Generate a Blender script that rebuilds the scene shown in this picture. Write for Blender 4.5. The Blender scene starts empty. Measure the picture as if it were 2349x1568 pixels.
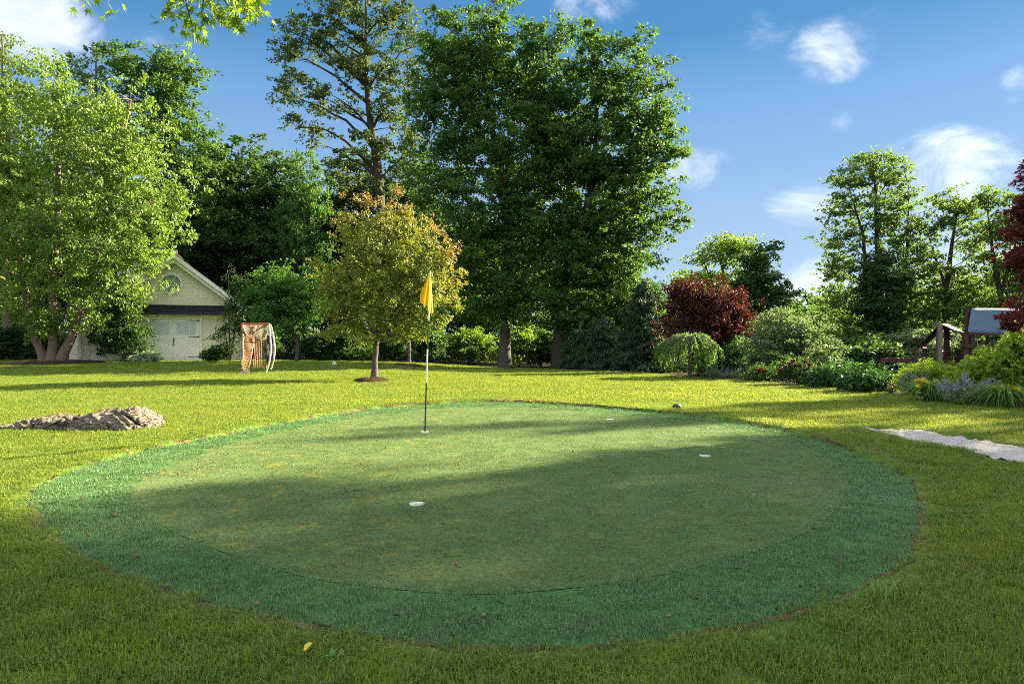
import bpy, math
import numpy as np
from mathutils import Vector, noise as mnoise

# ------------------------------------------------------------------ camera, sky, sun, exposure
SC = bpy.context.scene
COL = SC.collection
H, F, CX, CY = 1.25, 1566.0, 1174.5, 784.0        # eye height; focal length and centre in the units used for measuring the photo
cam_d = bpy.data.cameras.new('camera'); cam = bpy.data.objects.new('camera', cam_d); COL.objects.link(cam)
cam.location = (0, 0, H); cam.rotation_euler = (math.radians(90), 0, 0)
cam_d.sensor_width = 36; cam_d.lens = 24.0; cam_d.clip_end = 3000; cam_d.clip_start = 0.05
SC.camera = cam
SUN_EL = math.radians(23.5); SUN_AZ = math.radians(62)       # azimuth from +Y towards +X
SDIR = Vector((math.cos(SUN_EL)*math.sin(SUN_AZ), math.cos(SUN_EL)*math.cos(SUN_AZ), math.sin(SUN_EL)))
SKY_STRENGTH, SUN_STRENGTH, EXPOSURE = 0.065, 3.35, 3.2
SC.view_settings.view_transform = 'Standard'; SC.view_settings.look = 'None'
SC.view_settings.exposure = EXPOSURE; SC.view_settings.gamma = 1.0; SC.view_settings.use_curve_mapping = False
sl = bpy.data.lights.new('sun', 'SUN'); sl.energy = SUN_STRENGTH; sl.angle = math.radians(0.53); sl.color = (1.0, 0.82, 0.53)
so = bpy.data.objects.new('sun', sl); COL.objects.link(so); so.rotation_euler = SDIR.to_track_quat('Z', 'Y').to_euler()
SC.render.engine = 'CYCLES'
cy = SC.cycles
cy.max_bounces = 6; cy.diffuse_bounces = 3; cy.glossy_bounces = 2; cy.transmission_bounces = 4; cy.transparent_max_bounces = 4
cy.use_denoising = False; cy.filter_width = 1.0; cy.use_adaptive_sampling = False; cy.sample_clamp_indirect = 3.0; cy.caustics_reflective = False; cy.caustics_refractive = False

class NT:                                            # a small node-tree writer
    def __init__(s, tree): s.t = tree; s.n = tree.nodes; s.l = tree.links
    def new(s, typ, **kw):
        n = s.n.new(typ)
        for k, v in kw.items(): setattr(n, k, v)
        return n
    def put(s, sock, v):
        if isinstance(v, bpy.types.NodeSocket): s.l.new(v, sock)
        elif v is not None:
            try: sock.default_value = v
            except Exception: sock.default_value = (v[0], v[1], v[2], 1.0)
    def math(s, op, a, b=None, c=None, clamp=False):
        n = s.new('ShaderNodeMath', operation=op, use_clamp=clamp)
        s.put(n.inputs[0], a)
        if b is not None: s.put(n.inputs[1], b)
        if c is not None: s.put(n.inputs[2], c)
        return n.outputs[0]
    def mix(s, f, a, b, mode='MIX'):
        n = s.new('ShaderNodeMix', data_type='RGBA', blend_type=mode)
        s.put(n.inputs[0], f)
        for i, v in ((6, a), (7, b)):
            if isinstance(v, tuple) and len(v) == 3: v = (*v, 1.0)
            s.put(n.inputs[i], v)
        return n.outputs[2]
    def noise(s, vec, scale, detail=4, rough=0.55, dist=0.0):
        n = s.new('ShaderNodeTexNoise'); s.put(n.inputs['Vector'], vec)
        n.inputs['Scale'].default_value = scale; n.inputs['Detail'].default_value = detail
        n.inputs['Roughness'].default_value = rough; n.inputs['Distortion'].default_value = dist
        return n.outputs['Fac']
    def ss(s, v, a, b, lo=0.0, hi=1.0):
        n = s.new('ShaderNodeMapRange', interpolation_type='SMOOTHSTEP')
        s.put(n.inputs[0], v); n.inputs[1].default_value = a; n.inputs[2].default_value = b
        n.inputs[3].default_value = lo; n.inputs[4].default_value = hi
        return n.outputs[0]

world = bpy.data.worlds.new('World'); SC.world = world; world.use_nodes = True
def build_world():
    w = NT(world.node_tree); w.n.clear()
    out = w.new('ShaderNodeOutputWorld'); bg = w.new('ShaderNodeBackground')
    w.l.new(bg.outputs[0], out.inputs[0]); bg.inputs[1].default_value = SKY_STRENGTH
    sky = w.new('ShaderNodeTexSky', sky_type='NISHITA'); sky.sun_disc = False
    sky.sun_elevation = SUN_EL; sky.sun_rotation = SUN_AZ
    sky.altitude = 100; sky.air_density = 1.0; sky.dust_density = 0.35; sky.ozone_density = 2.2
    hs = w.new('ShaderNodeHueSaturation'); hs.inputs['Saturation'].default_value = 1.15; hs.inputs['Value'].default_value = 1.0
    w.l.new(sky.outputs[0], hs.inputs['Color'])
    tc = w.new('ShaderNodeTexCoord'); sp = w.new('ShaderNodeSeparateXYZ'); w.l.new(tc.outputs['Generated'], sp.inputs[0])
    az = w.math('ARCTAN2', sp.outputs[0], sp.outputs[1]); el = w.math('ARCSINE', sp.outputs[2])
    cmb = w.new('ShaderNodeCombineXYZ'); w.put(cmb.inputs[0], az); w.put(cmb.inputs[1], w.math('MULTIPLY', el, 1.5))
    nz = w.noise(cmb.outputs[0], 8.0, 9, 0.66, 0.7)
    nz2 = w.noise(cmb.outputs[0], 3.2, 6, 0.6, 0.2)
    # clouds: azimuth and elevation (degrees) of each, half sizes, density
    def ang(vx, vy): 
        x, z = (vx-CX)/F, (CY-vy)/F
        return math.atan2(x, 1), math.asin(z/math.sqrt(1+x*x+z*z))
    total = None
    for vx, vy, rx, ry, dens in ((40, 40, 215, 130, 2.0), (355, 95, 50, 32, .55), (1355, 15, 130, 60, .62), (1905, 120, 125, 95, .72),
                                 (1600, 385, 120, 75, .5), (1755, 70, 90, 60, .3), (2150, 400, 250, 130, 1.05), (2260, 620, 260, 130, 1.1),
                                 (1850, 670, 190, 95, 1.1), (1850, 480, 130, 70, .6), (2340, 180, 60, 40, .6), (2330, 228, 80, 20, .4), (1935, 280, 60, 40, .25),
                                 (1980, 50, 120, 50, .22), (560, 620, 260, 130, .7), (1500, 680, 180, 70, .5)):
        a0, e0 = ang(vx, vy); a1, _ = ang(vx+rx, vy); _, e1 = ang(vx, vy-ry)
        da = w.math('DIVIDE', w.math('SUBTRACT', az, a0), abs(a1-a0)); de = w.math('DIVIDE', w.math('SUBTRACT', el, e0), abs(e1-e0))
        r2 = w.math('ADD', w.math('MULTIPLY', da, da), w.math('MULTIPLY', de, de))
        m = w.math('MULTIPLY', w.math('SUBTRACT', 1.0, r2, clamp=True), dens)
        total = m if total is None else w.math('MAXIMUM', total, m)
    body = w.math('ADD', total, w.math('MULTIPLY', w.math('SUBTRACT', nz, 0.5), 3.4))
    mask = w.math('MULTIPLY', w.math('MULTIPLY', w.ss(body, 0.05, 1.7), 0.55), w.ss(total, 0.0, 0.45))
    # denser out-of-view cloud, added overhead and behind to brighten the fill light
    away = w.math('MAXIMUM', w.ss(w.math('ABSOLUTE', az), 0.70, 0.95), w.ss(el, 0.50, 0.70))
    mask2 = w.math('MULTIPLY', w.math('MULTIPLY', w.ss(nz2, 0.36, 0.55), away), w.ss(el, 0.0, 0.15))
    mask = w.math('MAXIMUM', mask, mask2)
    mask = w.math('MULTIPLY', mask, w.ss(el, 0.01, 0.06))
    shade = w.ss(nz, 0.3, 0.75)
    cc = w.mix(shade, (2.3, 2.35, 2.45), (3.5, 3.46, 3.38))
    rp = w.new('ShaderNodeValToRGB'); w.put(rp.inputs[0], w.math('DIVIDE', el, math.pi/2)); e_ = rp.color_ramp.elements
    e_[0].position = 0.0; e_[0].color = (.82, 1.10, 1.42, 1); e_[1].position = 1.0; e_[1].color = (.13, .43, .93, 1)
    for p_, c_ in ((.107, (.62, .92, 1.32)), (.209, (.36, .73, 1.26)), (.262, (.16, .50, 1.00)), (.40, (.15, .47, .98))): q_ = e_.new(p_); q_.color = (*c_, 1)
    blue = w.mix(0.10, rp.outputs[0], w.mix(1.0, hs.outputs[0], (.31, .38, .43), 'MULTIPLY'))
    w.l.new(w.mix(w.math('MULTIPLY', mask, 0.9), blue, cc), bg.inputs[0])
build_world()

# ------------------------------------------------------------------ terrain
def ss(a, b, x):
    t = np.clip((np.asarray(x, float)-a)/(b-a), 0, 1); return t*t*(3-2*t)
_BY = [-60, 5, 12.5, 14.2, 16.2, 17.2, 18.8, 20.6, 22.5, 24.2, 26.4, 33, 90]
_BX = [12, 9.8, 9.45, 9.3, 9.15, 9.05, 8.7, 8.2, 7.5, 6.3, 5.5, 4.6, 4.6]
def gz(x, y):
    x = np.asarray(x, float); y = np.asarray(y, float)
    rise = .10*ss(24, 40, y)*ss(-4, -14, x); fall = -.33*ss(24, 41, y)*ss(-9, 0, x)
    q = x-np.interp(y, _BY, _BX)
    drop = -2.0*ss(2.5, 9.5, q)*ss(9, 15, y)
    near = .03*np.sin(x*.55+1)*np.sin(y*.4)*ss(1.5, 5, np.abs(x)+np.abs(y-7)*.6-4)
    return rise+fall+drop+near
def G(vx, vy):
    d = F*H/(vy-CY)
    for _ in range(30):
        x = (vx-CX)/F*d; d = .5*d+.5*F*(H-float(gz(x, d)))/(vy-CY)
    x = (vx-CX)/F*d
    return np.array((x, d, float(gz(x, d))))
def at(vx, vy, d): return np.array(((vx-CX)/F*d, d, H+(CY-vy)/F*d))

# ------------------------------------------------------------------ helpers
def tag(o, label=None, cat=None, group=None, kind=None):
    if label: o['label'] = label
    if cat: o['category'] = cat
    if group: o['group'] = group
    if kind: o['kind'] = kind
    return o
def empty(name, loc, label, cat, group=None, rz=0.0):
    o = bpy.data.objects.new(name, None); COL.objects.link(o); o.location = tuple(loc); o.rotation_euler = (0, 0, rz)
    o.empty_display_size = .2
    return tag(o, label, cat, group)
def link(name, me, parent=None, loc=None):
    o = bpy.data.objects.new(name, me); COL.objects.link(o)
    if parent is not None: o.parent = parent
    if loc is not None: o.location = tuple(loc)
    return o
def mesh_np(name, V, Fc, mat=None, smooth=False, attrs=None):
    """a mesh from numpy: V (n,3), Fc (m,k) with one k, or a list of lists"""
    me = bpy.data.meshes.new(name)
    if isinstance(Fc, np.ndarray):
        n, k = Fc.shape
        me.vertices.add(len(V)); me.vertices.foreach_set('co', np.ascontiguousarray(V, np.float32).ravel())
        me.loops.add(n*k); me.loops.foreach_set('vertex_index', np.ascontiguousarray(Fc, np.int32).ravel())
        me.polygons.add(n); me.polygons.foreach_set('loop_start', np.arange(0, n*k, k, dtype=np.int32))
        try: me.polygons.foreach_set('loop_total', np.full(n, k, np.int32))
        except Exception: pass
        me.update(calc_edges=True)
    else:
        me.from_pydata([tuple(map(float, v)) for v in V], [], Fc); me.update()
    if smooth: me.polygons.foreach_set('use_smooth', np.ones(len(me.polygons), bool))
    for an, av in (attrs or {}).items():
        a = me.attributes.new(an, 'FLOAT', 'POINT'); a.data.foreach_set('value', np.ascontiguousarray(av, np.float32))
    if mat is not None: me.materials.append(mat)
    return me
class MB:                                            # collects shapes of one mesh
    def __init__(s): s.v = []; s.f = []; s.n = 0
    def add(s, V, Fs):
        o = s.n; s.v.extend([tuple(map(float, p)) for p in V]); s.n += len(V); s.f.extend([tuple(i+o for i in f) for f in Fs])
    def box(s, a, b):
        x0, y0, z0 = a; x1, y1, z1 = b
        s.add([(x0, y0, z0), (x1, y0, z0), (x1, y1, z0), (x0, y1, z0), (x0, y0, z1), (x1, y0, z1), (x1, y1, z1), (x0, y1, z1)],
              [(0, 3, 2, 1), (4, 5, 6, 7), (0, 1, 5, 4), (1, 2, 6, 5), (2, 3, 7, 6), (3, 0, 4, 7)])
    def beam(s, p, q, w, h, up=(0, 0, 1)):           # rectangular bar from p to q
        p = Vector(p); q = Vector(q); t = (q-p).normalized(); u = Vector(up)
        if abs(t.dot(u)) > .95: u = Vector((0, 1, 0))
        a = t.cross(u).normalized(); b = a.cross(t).normalized()
        V = [c+a*(sx*w/2)+b*(sy*h/2) for c in (p, q) for sx, sy in ((-1, -1), (1, -1), (1, 1), (-1, 1))]
        s.add(V, [(0, 1, 2, 3), (7, 6, 5, 4), (0, 4, 5, 1), (1, 5, 6, 2), (2, 6, 7, 3), (3, 7, 4, 0)])
    def tube(s, P, R, n=6, cap=True):
        V, Fs = tube(P, R, n, cap); s.add(V, Fs)
    def prism(s, pts, y0, y1):                       # polygon in xz pushed along y
        k = len(pts); V = [(x, y0, z) for x, z in pts]+[(x, y1, z) for x, z in pts]
        s.add(V, [tuple(range(k)), tuple(range(2*k-1, k-1, -1))]+[(i+k, (i+1) % k+k, (i+1) % k, i) for i in range(k)])
    def mesh(s, name, mat, smooth=False):
        me = mesh_np(name, s.v, s.f, mat)
        if smooth: me.polygons.foreach_set('use_smooth', np.ones(len(me.polygons), bool))
        return me
    def obj(s, name, mat, parent=None, smooth=False, loc=None): return link(name, s.mesh(name, mat, smooth), parent, loc)
def tube(P, R, n=6, cap=True):
    P = np.asarray(P, float); m = len(P); R = np.broadcast_to(np.asarray(R, float), (m,))
    T = np.gradient(P, axis=0); T /= np.linalg.norm(T, axis=1, keepdims=True)+1e-9
    ref = np.array((0.0, 0, 1)) if abs(T[:, 2].mean()) < .8 else np.array((1.0, 0, 0))
    A = np.cross(T, ref); A /= np.linalg.norm(A, axis=1, keepdims=True)+1e-9; B = np.cross(A, T)
    th = np.arange(n)*2*math.pi/n
    V = (P[:, None]+R[:, None, None]*(np.cos(th)[None, :, None]*A[:, None]+np.sin(th)[None, :, None]*B[:, None])).reshape(-1, 3)
    Fs = [(i*n+j, i*n+(j+1) % n, (i+1)*n+(j+1) % n, (i+1)*n+j) for i in range(m-1) for j in range(n)]
    if cap: Fs += [tuple(range(n-1, -1, -1)), tuple((m-1)*n+j for j in range(n))]
    return V, Fs
def tubes_quads(list_PR, n):                         # many uncapped tubes as one (V, quads)
    Vs, Fq, o = [], [], 0
    for P, R in list_PR:
        P = np.asarray(P, float); m = len(P); R = np.broadcast_to(np.asarray(R, float), (m,))
        T = np.gradient(P, axis=0); T /= np.linalg.norm(T, axis=1, keepdims=True)+1e-9
        ref = np.array((0.0, 0, 1)) if abs(T[:, 2].mean()) < .8 else np.array((1.0, 0, 0))
        A = np.cross(T, ref); A /= np.linalg.norm(A, axis=1, keepdims=True)+1e-9; B = np.cross(A, T)
        th = np.arange(n)*2*math.pi/n
        Vs.append((P[:, None]+R[:, None, None]*(np.cos(th)[None, :, None]*A[:, None]+np.sin(th)[None, :, None]*B[:, None])).reshape(-1, 3))
        i, j = np.meshgrid(np.arange(m-1), np.arange(n), indexing='ij'); i = i.ravel(); j = j.ravel(); k = (j+1) % n
        Fq.append(np.stack((i*n+j, i*n+k, (i+1)*n+k, (i+1)*n+j), 1)+o); o += m*n
    return np.concatenate(Vs), np.concatenate(Fq)
def bez(p, c, q, k):
    t = np.linspace(0, 1, k)[:, None]; return (1-t)**2*p+2*t*(1-t)*c+t*t*q
def unit(a): return a/(np.linalg.norm(a, axis=-1, keepdims=True)+1e-9)
def inside(px, py, poly):
    poly = np.asarray(poly, float)[:, :2]; r = np.zeros(np.shape(px), bool); j = len(poly)-1
    for i in range(len(poly)):
        xi, yi = poly[i]; xj, yj = poly[j]
        c = ((yi > py) != (yj > py)) & (px < (xj-xi)*(py-yi)/(yj-yi+1e-12)+xi); r ^= c; j = i
    return r
def edge_dist(px, py, poly):
    poly = np.asarray(poly, float)[:, :2]; best = np.full(np.shape(px), 1e9)
    for i in range(len(poly)):
        a = poly[i]; b = poly[(i+1) % len(poly)]; d = b-a; t = np.clip(((px-a[0])*d[0]+(py-a[1])*d[1])/(d@d+1e-9), 0, 1)
        best = np.minimum(best, np.hypot(px-a[0]-t*d[0], py-a[1]-t*d[1]))
    return best
def smooth_closed(P, n):                             # Catmull-Rom through a closed ring
    P = np.asarray(P, float); k = len(P); out = []
    per = max(1, n//k)
    for i in range(k):
        p0, p1, p2, p3 = P[i-1], P[i], P[(i+1) % k], P[(i+2) % k]
        for t in np.arange(per)/per:
            out.append(.5*((2*p1)+(-p0+p2)*t+(2*p0-5*p1+4*p2-p3)*t*t+(-p0+3*p1-3*p2+p3)*t**3))
    return np.array(out)

# ------------------------------------------------------------------ materials
def mat_new(name):
    m = bpy.data.materials.new(name); m.use_nodes = True; t = NT(m.node_tree)
    b = t.n['Principled BSDF']; return m, t, b
def pos(t): return t.new('ShaderNodeNewGeometry').outputs['Position']
def simple(name, col, rough=.6, spec=.4, metal=0.0, var=.15, scale=8.0, bump=0.0, bscale=40.0, col2=None, objspace=True):
    m, t, b = mat_new(name)
    co = t.new('ShaderNodeTexCoord').outputs['Object'] if objspace else pos(t)
    nz = t.noise(co, scale, 5, .6)
    c2 = col2 or tuple(c*(1-var*2) for c in col)
    t.put(b.inputs['Base Color'], t.mix(t.ss(nz, .3, .7), col, c2))
    b.inputs['Roughness'].default_value = rough; b.inputs['Specular IOR Level'].default_value = spec; b.inputs['Metallic'].default_value = metal
    if bump:
        bp = t.new('ShaderNodeBump'); bp.inputs['Strength'].default_value = bump; bp.inputs['Distance'].default_value = .02
        t.put(bp.inputs['Height'], t.noise(co, bscale, 4, .6)); t.l.new(bp.outputs[0], b.inputs['Normal'])
    return m
def leafy(name, a, b_, trans=.38, tcol=None, rough=.55, spec=.28, tip=None, tip2=None):
    """leaf: colour from the leaf's own random number 'rnd'; young growth towards 'tip'"""
    m, t, b = mat_new(name)
    rnd = t.new('ShaderNodeAttribute', attribute_name='rnd').outputs['Fac']
    a = tuple(x*1.35 for x in a); b_ = tuple(x*1.35 for x in b_)
    c = t.mix(rnd, a, b_)
    tc = t.mix(rnd, tuple(min(.9, x*1.9) for x in a), tuple(min(.9, x*1.9) for x in b_)) if tcol is None else t.mix(rnd, tuple(x*.8 for x in tcol), tcol)
    if tip:
        tv = t.new('ShaderNodeAttribute', attribute_name='tip').outputs['Fac']
        c = t.mix(tv, c, t.mix(rnd, tip, tip2 or tip)); tc = t.mix(tv, tc, t.mix(rnd, tuple(min(.9, x*1.8) for x in tip), tuple(min(.9, x*1.8) for x in (tip2 or tip))))
    t.put(b.inputs['Base Color'], c); b.inputs['Roughness'].default_value = rough; b.inputs['Specular IOR Level'].default_value = spec
    tr = t.new('ShaderNodeBsdfTranslucent'); t.put(tr.inputs[0], tc)
    mx = t.new('ShaderNodeMixShader'); mx.inputs[0].default_value = trans
    t.l.new(b.outputs[0], mx.inputs[1]); t.l.new(tr.outputs[0], mx.inputs[2]); t.l.new(mx.outputs[0], t.n['Material Output'].inputs[0])
    return m
def bark(name, a, b_, scale=3.0, stretch=.25, bump=.8):
    m, t, b = mat_new(name); mp = t.new('ShaderNodeMapping'); mp.inputs['Scale'].default_value = (1, 1, stretch)
    t.l.new(t.new('ShaderNodeTexCoord').outputs['Object'], mp.inputs[0])
    n1 = t.noise(mp.outputs[0], scale*6, 6, .65, .5); n2 = t.noise(mp.outputs[0], scale, 4, .6)
    t.put(b.inputs['Base Color'], t.mix(t.math('MULTIPLY_ADD', n1, .7, t.math('MULTIPLY', n2, .3)), a, b_)); b.inputs['Roughness'].default_value = .9
    bp = t.new('ShaderNodeBump'); bp.inputs['Strength'].default_value = bump; bp.inputs['Distance'].default_value = .03
    t.put(bp.inputs['Height'], n1); t.l.new(bp.outputs[0], b.inputs['Normal'])
    return m

def turf_colour(t, kind):
    """colour of turf by place: patches of greener, drier and bare-ish turf"""
    p = pos(t)
    big = t.noise(p, .55, 4, .6, .4); mid = t.noise(p, 2.6, 5, .65, .3); fine = t.noise(p, 28, 3, .6)
    if kind == 'lawn':
        c = t.mix(t.ss(big, .35, .65), (.158, .295, .042), (.268, .335, .052))
        c = t.mix(t.ss(mid, .42, .66), c, (.10, .25, .042))
        dry = t.math('MULTIPLY', t.ss(mid, .5, .72), t.ss(t.noise(p, .8, 4, .7, .6), .5, .68))
        c = t.mix(t.math('MULTIPLY', dry, .85), c, (.44, .35, .14))
    elif kind == 'fringe':
        c = t.mix(t.ss(mid, .3, .7), (.085, .26, .068), (.122, .31, .095))
        c = t.mix(t.math('MULTIPLY', t.ss(big, .5, .75), .35), c, (.24, .36, .21))
        c = t.mix(t.math('MULTIPLY', t.ss(t.noise(p, 5.5, 4, .7, .8), .66, .74), .6), c, (.32, .33, .06))
    else:
        c = t.mix(t.ss(mid, .3, .7), (.135, .24, .075), (.178, .275, .088))
        c = t.mix(t.math('MULTIPLY', t.ss(big, .48, .75), .4), c, (.26, .31, .17))
        sx = t.new('ShaderNodeSeparateXYZ'); t.put(sx.inputs[0], p)
        west = t.ss(sx.outputs[0], 1.2, -1.8)
        c = t.mix(t.math('MULTIPLY', t.math('MULTIPLY', t.ss(t.noise(p, 4.2, 5, .72, .8), .52, .64), west), .8), c, (.38, .35, .05))
    c = t.mix(t.ss(t.noise(p, 75, 3, .7), .50, .72, 0, .5 if kind == 'lawn' else .8), c, (.035, .07, .015)); c = t.mix(t.ss(t.noise(p, 62, 3, .7, .3), .56, .74, 0, .35 if kind == 'lawn' else .65), c, (.38, .46, .17) if kind == 'lawn' else (.34, .46, .26))
    return t.mix(t.ss(fine, .40, .72, 0, .5), c, (.05, .09, .02))
def turf_mat(name, kind, sheet):
    m, t, b = mat_new(name); c = turf_colour(t, kind)
    if sheet:
        c = t.mix(.35, c, (.045, .06, .02) if kind == 'lawn' else (.02, .045, .018)); b.inputs['Roughness'].default_value = .95; b.inputs['Specular IOR Level'].default_value = .1
        bp = t.new('ShaderNodeBump'); bp.inputs['Strength'].default_value = .9; bp.inputs['Distance'].default_value = .02
        t.put(bp.inputs['Height'], t.noise(pos(t), 60, 4, .7)); t.l.new(bp.outputs[0], b.inputs['Normal']); t.put(b.inputs['Base Color'], c)
    else:
        rnd = t.new('ShaderNodeAttribute', attribute_name='rnd').outputs['Fac']
        c = t.mix(rnd, t.mix(.5, c, (.03, .06, .012)), t.mix(.5, c, (.34, .44, .10) if kind == 'lawn' else (.34, .46, .28)))
        if kind == 'lawn': c = t.mix(t.ss(rnd, .84, .88, 0, .5), c, (.46, .40, .22))
        t.put(b.inputs['Base Color'], c); b.inputs['Roughness'].default_value = .38 if kind != 'lawn' else .5
        b.inputs['Specular IOR Level'].default_value = .12
        tr = t.new('ShaderNodeBsdfTranslucent'); t.put(tr.inputs[0], t.mix(1.0, c, (1.9, 1.55, .9) if kind == 'lawn' else (1.5, 1.5, 1.0), 'MULTIPLY'))
        mx = t.new('ShaderNodeMixShader'); mx.inputs[0].default_value = .45 if kind == 'lawn' else .2
        t.l.new(b.outputs[0], mx.inputs[1]); t.l.new(tr.outputs[0], mx.inputs[2]); t.l.new(mx.outputs[0], t.n['Material Output'].inputs[0])
    return m
M = {}
M['lawn'] = turf_mat('lawn_soil_and_thatch', 'lawn', True); M['lawn_blade'] = turf_mat('lawn_blade', 'lawn', False)
M['fringe'] = turf_mat('fringe_backing', 'fringe', True); M['fringe_blade'] = turf_mat('fringe_blade', 'fringe', False)
M['putt'] = turf_mat('putting_backing', 'putt', True); M['putt_blade'] = turf_mat('putting_blade', 'putt', False)
M['litter'] = simple('leaf_litter', (.034, .030, .018), .95, .1, var=.3, scale=3, bump=.8, bscale=14, col2=(.02, .024, .010), objspace=False)
M['soil'] = simple('dry_soil', (.15, .12, .06), .95, .1, scale=9, bump=1, bscale=45, col2=(.07, .065, .03), objspace=False)
M['mulch'] = simple('bark_mulch', (.048, .032, .021), .95, .1, scale=16, bump=1, bscale=50, col2=(.028, .017, .01), objspace=False)
M['sand'] = simple('pale_sand', (.50, .47, .45), .95, .1, scale=5, bump=1.0, bscale=14, col2=(.36, .33, .30), objspace=False)

# ------------------------------------------------------------------ ground, lawn, putting green, bunker
OUTER_V = [(75,1140),(110,1108),(180,1076),(330,1035),(500,1000),(680,965),(860,938),(990,927),(1150,922),(1300,930),(1450,942),(1600,957),(1750,980),(1880,1010),(1980,1045),(2060,1085),(2095,1115),(2105,1160),(2100,1220),(2070,1280),(2000,1330),(1900,1375),(1780,1410),(1650,1440),(1500,1465),(1350,1480),(1150,1483),(950,1470),(800,1448),(650,1415),(500,1385),(380,1350),(290,1320),(200,1280),(130,1230),(90,1180)]
INNER_V = [(298,1145),(315,1110),(380,1065),(480,1030),(600,1001),(720,975),(860,951),(1000,937),(1150,932),(1300,939),(1450,952),(1600,968),(1750,995),(1860,1030),(1925,1068),(1945,1100),(1932,1150),(1892,1195),(1830,1230),(1740,1262),(1600,1300),(1450,1330),(1300,1350),(1150,1362),(1000,1360),(850,1345),(730,1330),(620,1302),(500,1262),(420,1230),(360,1200),(320,1170)]
def flat(vx, vy): d = F*H/(vy-CY); return ((vx-CX)/F*d, d)
OUTER = smooth_closed([flat(*p) for p in OUTER_V], 144); INNER = smooth_closed([flat(*p) for p in INNER_V], 128)
TRAP = smooth_closed([flat(*p) for p in [(1972,987),(2040,990),(2110,994),(2190,1003),(2270,1016),(2349,1030),(2440,1046),(2520,1066),(2480,1082),(2400,1068),(2310,1054),(2230,1042),(2150,1030),(2080,1016),(2015,999)]], 60)
LAWN = [(16,-3),(13,8),(9.7,11.3),(9.45,12.5),(9.3,14.2),(9.15,16.2),(9.05,17.2),(8.7,18.8),(8.2,20.6),(7.5,22.5),(6.3,24.2),(5.5,26.4),(4.6,33),(3.6,38),(1,42.0),(-6,42.6),(-12,42.2),(-16,41.6),(-22,41.5),(-27,41.8),(-50,41.8),(-50,-3)]
MULCH_RINGS = []                                      # filled below: centre, radii
for vx, vy, rx in ((851, 875, .62), (120, 834, 2.6), (938, 839, .95)):
    p = G(vx, vy); MULCH_RINGS.append((p[0], p[1], rx))

def lawn_z(x, y):
    z = gz(x, y)
    ins = inside(x, y, OUTER); d = edge_dist(x, y, OUTER)
    lip = (.004+.045*ss(5, 8, y)+.03*ss(0, 6, x)*ss(6, 9, y))
    z = np.where(ins, z*0-.012-.10*ss(0, .25, d), z+lip*np.exp(-(d/.7)**2))
    it = inside(x, y, TRAP); dt = edge_dist(x, y, TRAP)
    z = np.where(it, z-.14*ss(0, .2, dt)-.02, z+.05*np.exp(-(dt/.4)**2)*ss(-.1, .4, y-6.9-.33*(x-4)))
    return z
def grid_mesh(name, xs, ys, zf, keep, mat):
    X, Y = np.meshgrid(xs, ys); Z = zf(X.ravel(), Y.ravel()); V = np.stack((X.ravel(), Y.ravel(), Z), 1)
    nx, ny = len(xs), len(ys); i, j = np.meshgrid(np.arange(nx-1), np.arange(ny-1)); a = (j*nx+i).ravel()
    Q = np.stack((a, a+1, a+nx+1, a+nx), 1); c = V[Q].mean(1)
    if keep is not None: Q = Q[keep(c[:, 0], c[:, 1])]
    used = np.unique(Q); mp = np.full(len(V), -1); mp[used] = np.arange(len(used))
    return mesh_np(name, V[used], mp[Q].astype(np.int32), mat, True)
def spread(a, b, n, p): t = np.linspace(-1, 1, n); return (a+b)/2+(b-a)/2*np.sign(t)*np.abs(t)**p
gx = np.unique(np.concatenate((np.linspace(-700, -50, 14), np.linspace(-50, 50, 101), np.linspace(50, 700, 14))))
gy = np.unique(np.concatenate((np.linspace(-300, -5, 10), np.linspace(-5, 90, 96), np.linspace(90, 1200, 16))))
tag(link('ground', grid_mesh('ground', gx, gy, lambda x, y: gz(x, y)-.16-.05*inside(x, y, TRAP), None, M['litter'])), 'dark leaf litter on the woodland floor around the lawn', kind='structure')
lx = np.unique(np.round(np.concatenate((np.arange(-50, -8, .7), np.arange(-8, 10, .11), np.arange(10, 16, .5))), 3))
ly = np.unique(np.round(np.concatenate((np.arange(-3, 1.5, .5), np.arange(1.5, 16, .11), np.arange(16, 43, .45))), 3))
tag(link('lawn', grid_mesh('lawn', lx, ly, lawn_z, lambda x, y: inside(x, y, LAWN), M['lawn'])), 'mown lawn with sunlit yellow-green and shaded patches', kind='structure')

def ring_fill(name, ring, inner, z, mat, sag=0.0):    # sheet between two rings, or a filled ring
    n = len(ring)
    if inner is None:
        c = ring.mean(0); rows = [c+(ring-c)*k for k in (1, .8, .6, .4, .2)]
        V = np.concatenate(rows+[c[None]]); Fs = [(r*n+i, r*n+(i+1) % n, (r+1)*n+(i+1) % n, (r+1)*n+i) for r in range(4) for i in range(n)]
        Fs += [(4*n+i, 4*n+(i+1) % n, 5*n) for i in range(n)]
    else:
        # nearest matching points on the inner ring, by angle about its centre
        c = inner.mean(0); ai = np.unwrap(np.arctan2(*(inner-c).T[::-1])); ao = np.arctan2(*(ring-c).T[::-1])
        o = np.argsort(ai); per = 2*math.pi; ax = np.concatenate((ai[o]-2*per, ai[o]-per, ai[o], ai[o]+per, ai[o]+2*per)); pi = np.tile(inner[o], (5, 1))
        q = np.stack((np.interp(ao, ax, pi[:, 0]), np.interp(ao, ax, pi[:, 1])), 1)
        rows = [ring*(1-k)+q*k for k in (0, .33, .66, 1)]; V = np.concatenate(rows)
        Fs = [(r*n+i, r*n+(i+1) % n, (r+1)*n+(i+1) % n, (r+1)*n+i) for r in range(3) for i in range(n)]
    V3 = np.concatenate((V, np.full((len(V), 1), z)), 1)
    return mesh_np(name, V3, Fs, mat, True)
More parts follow.
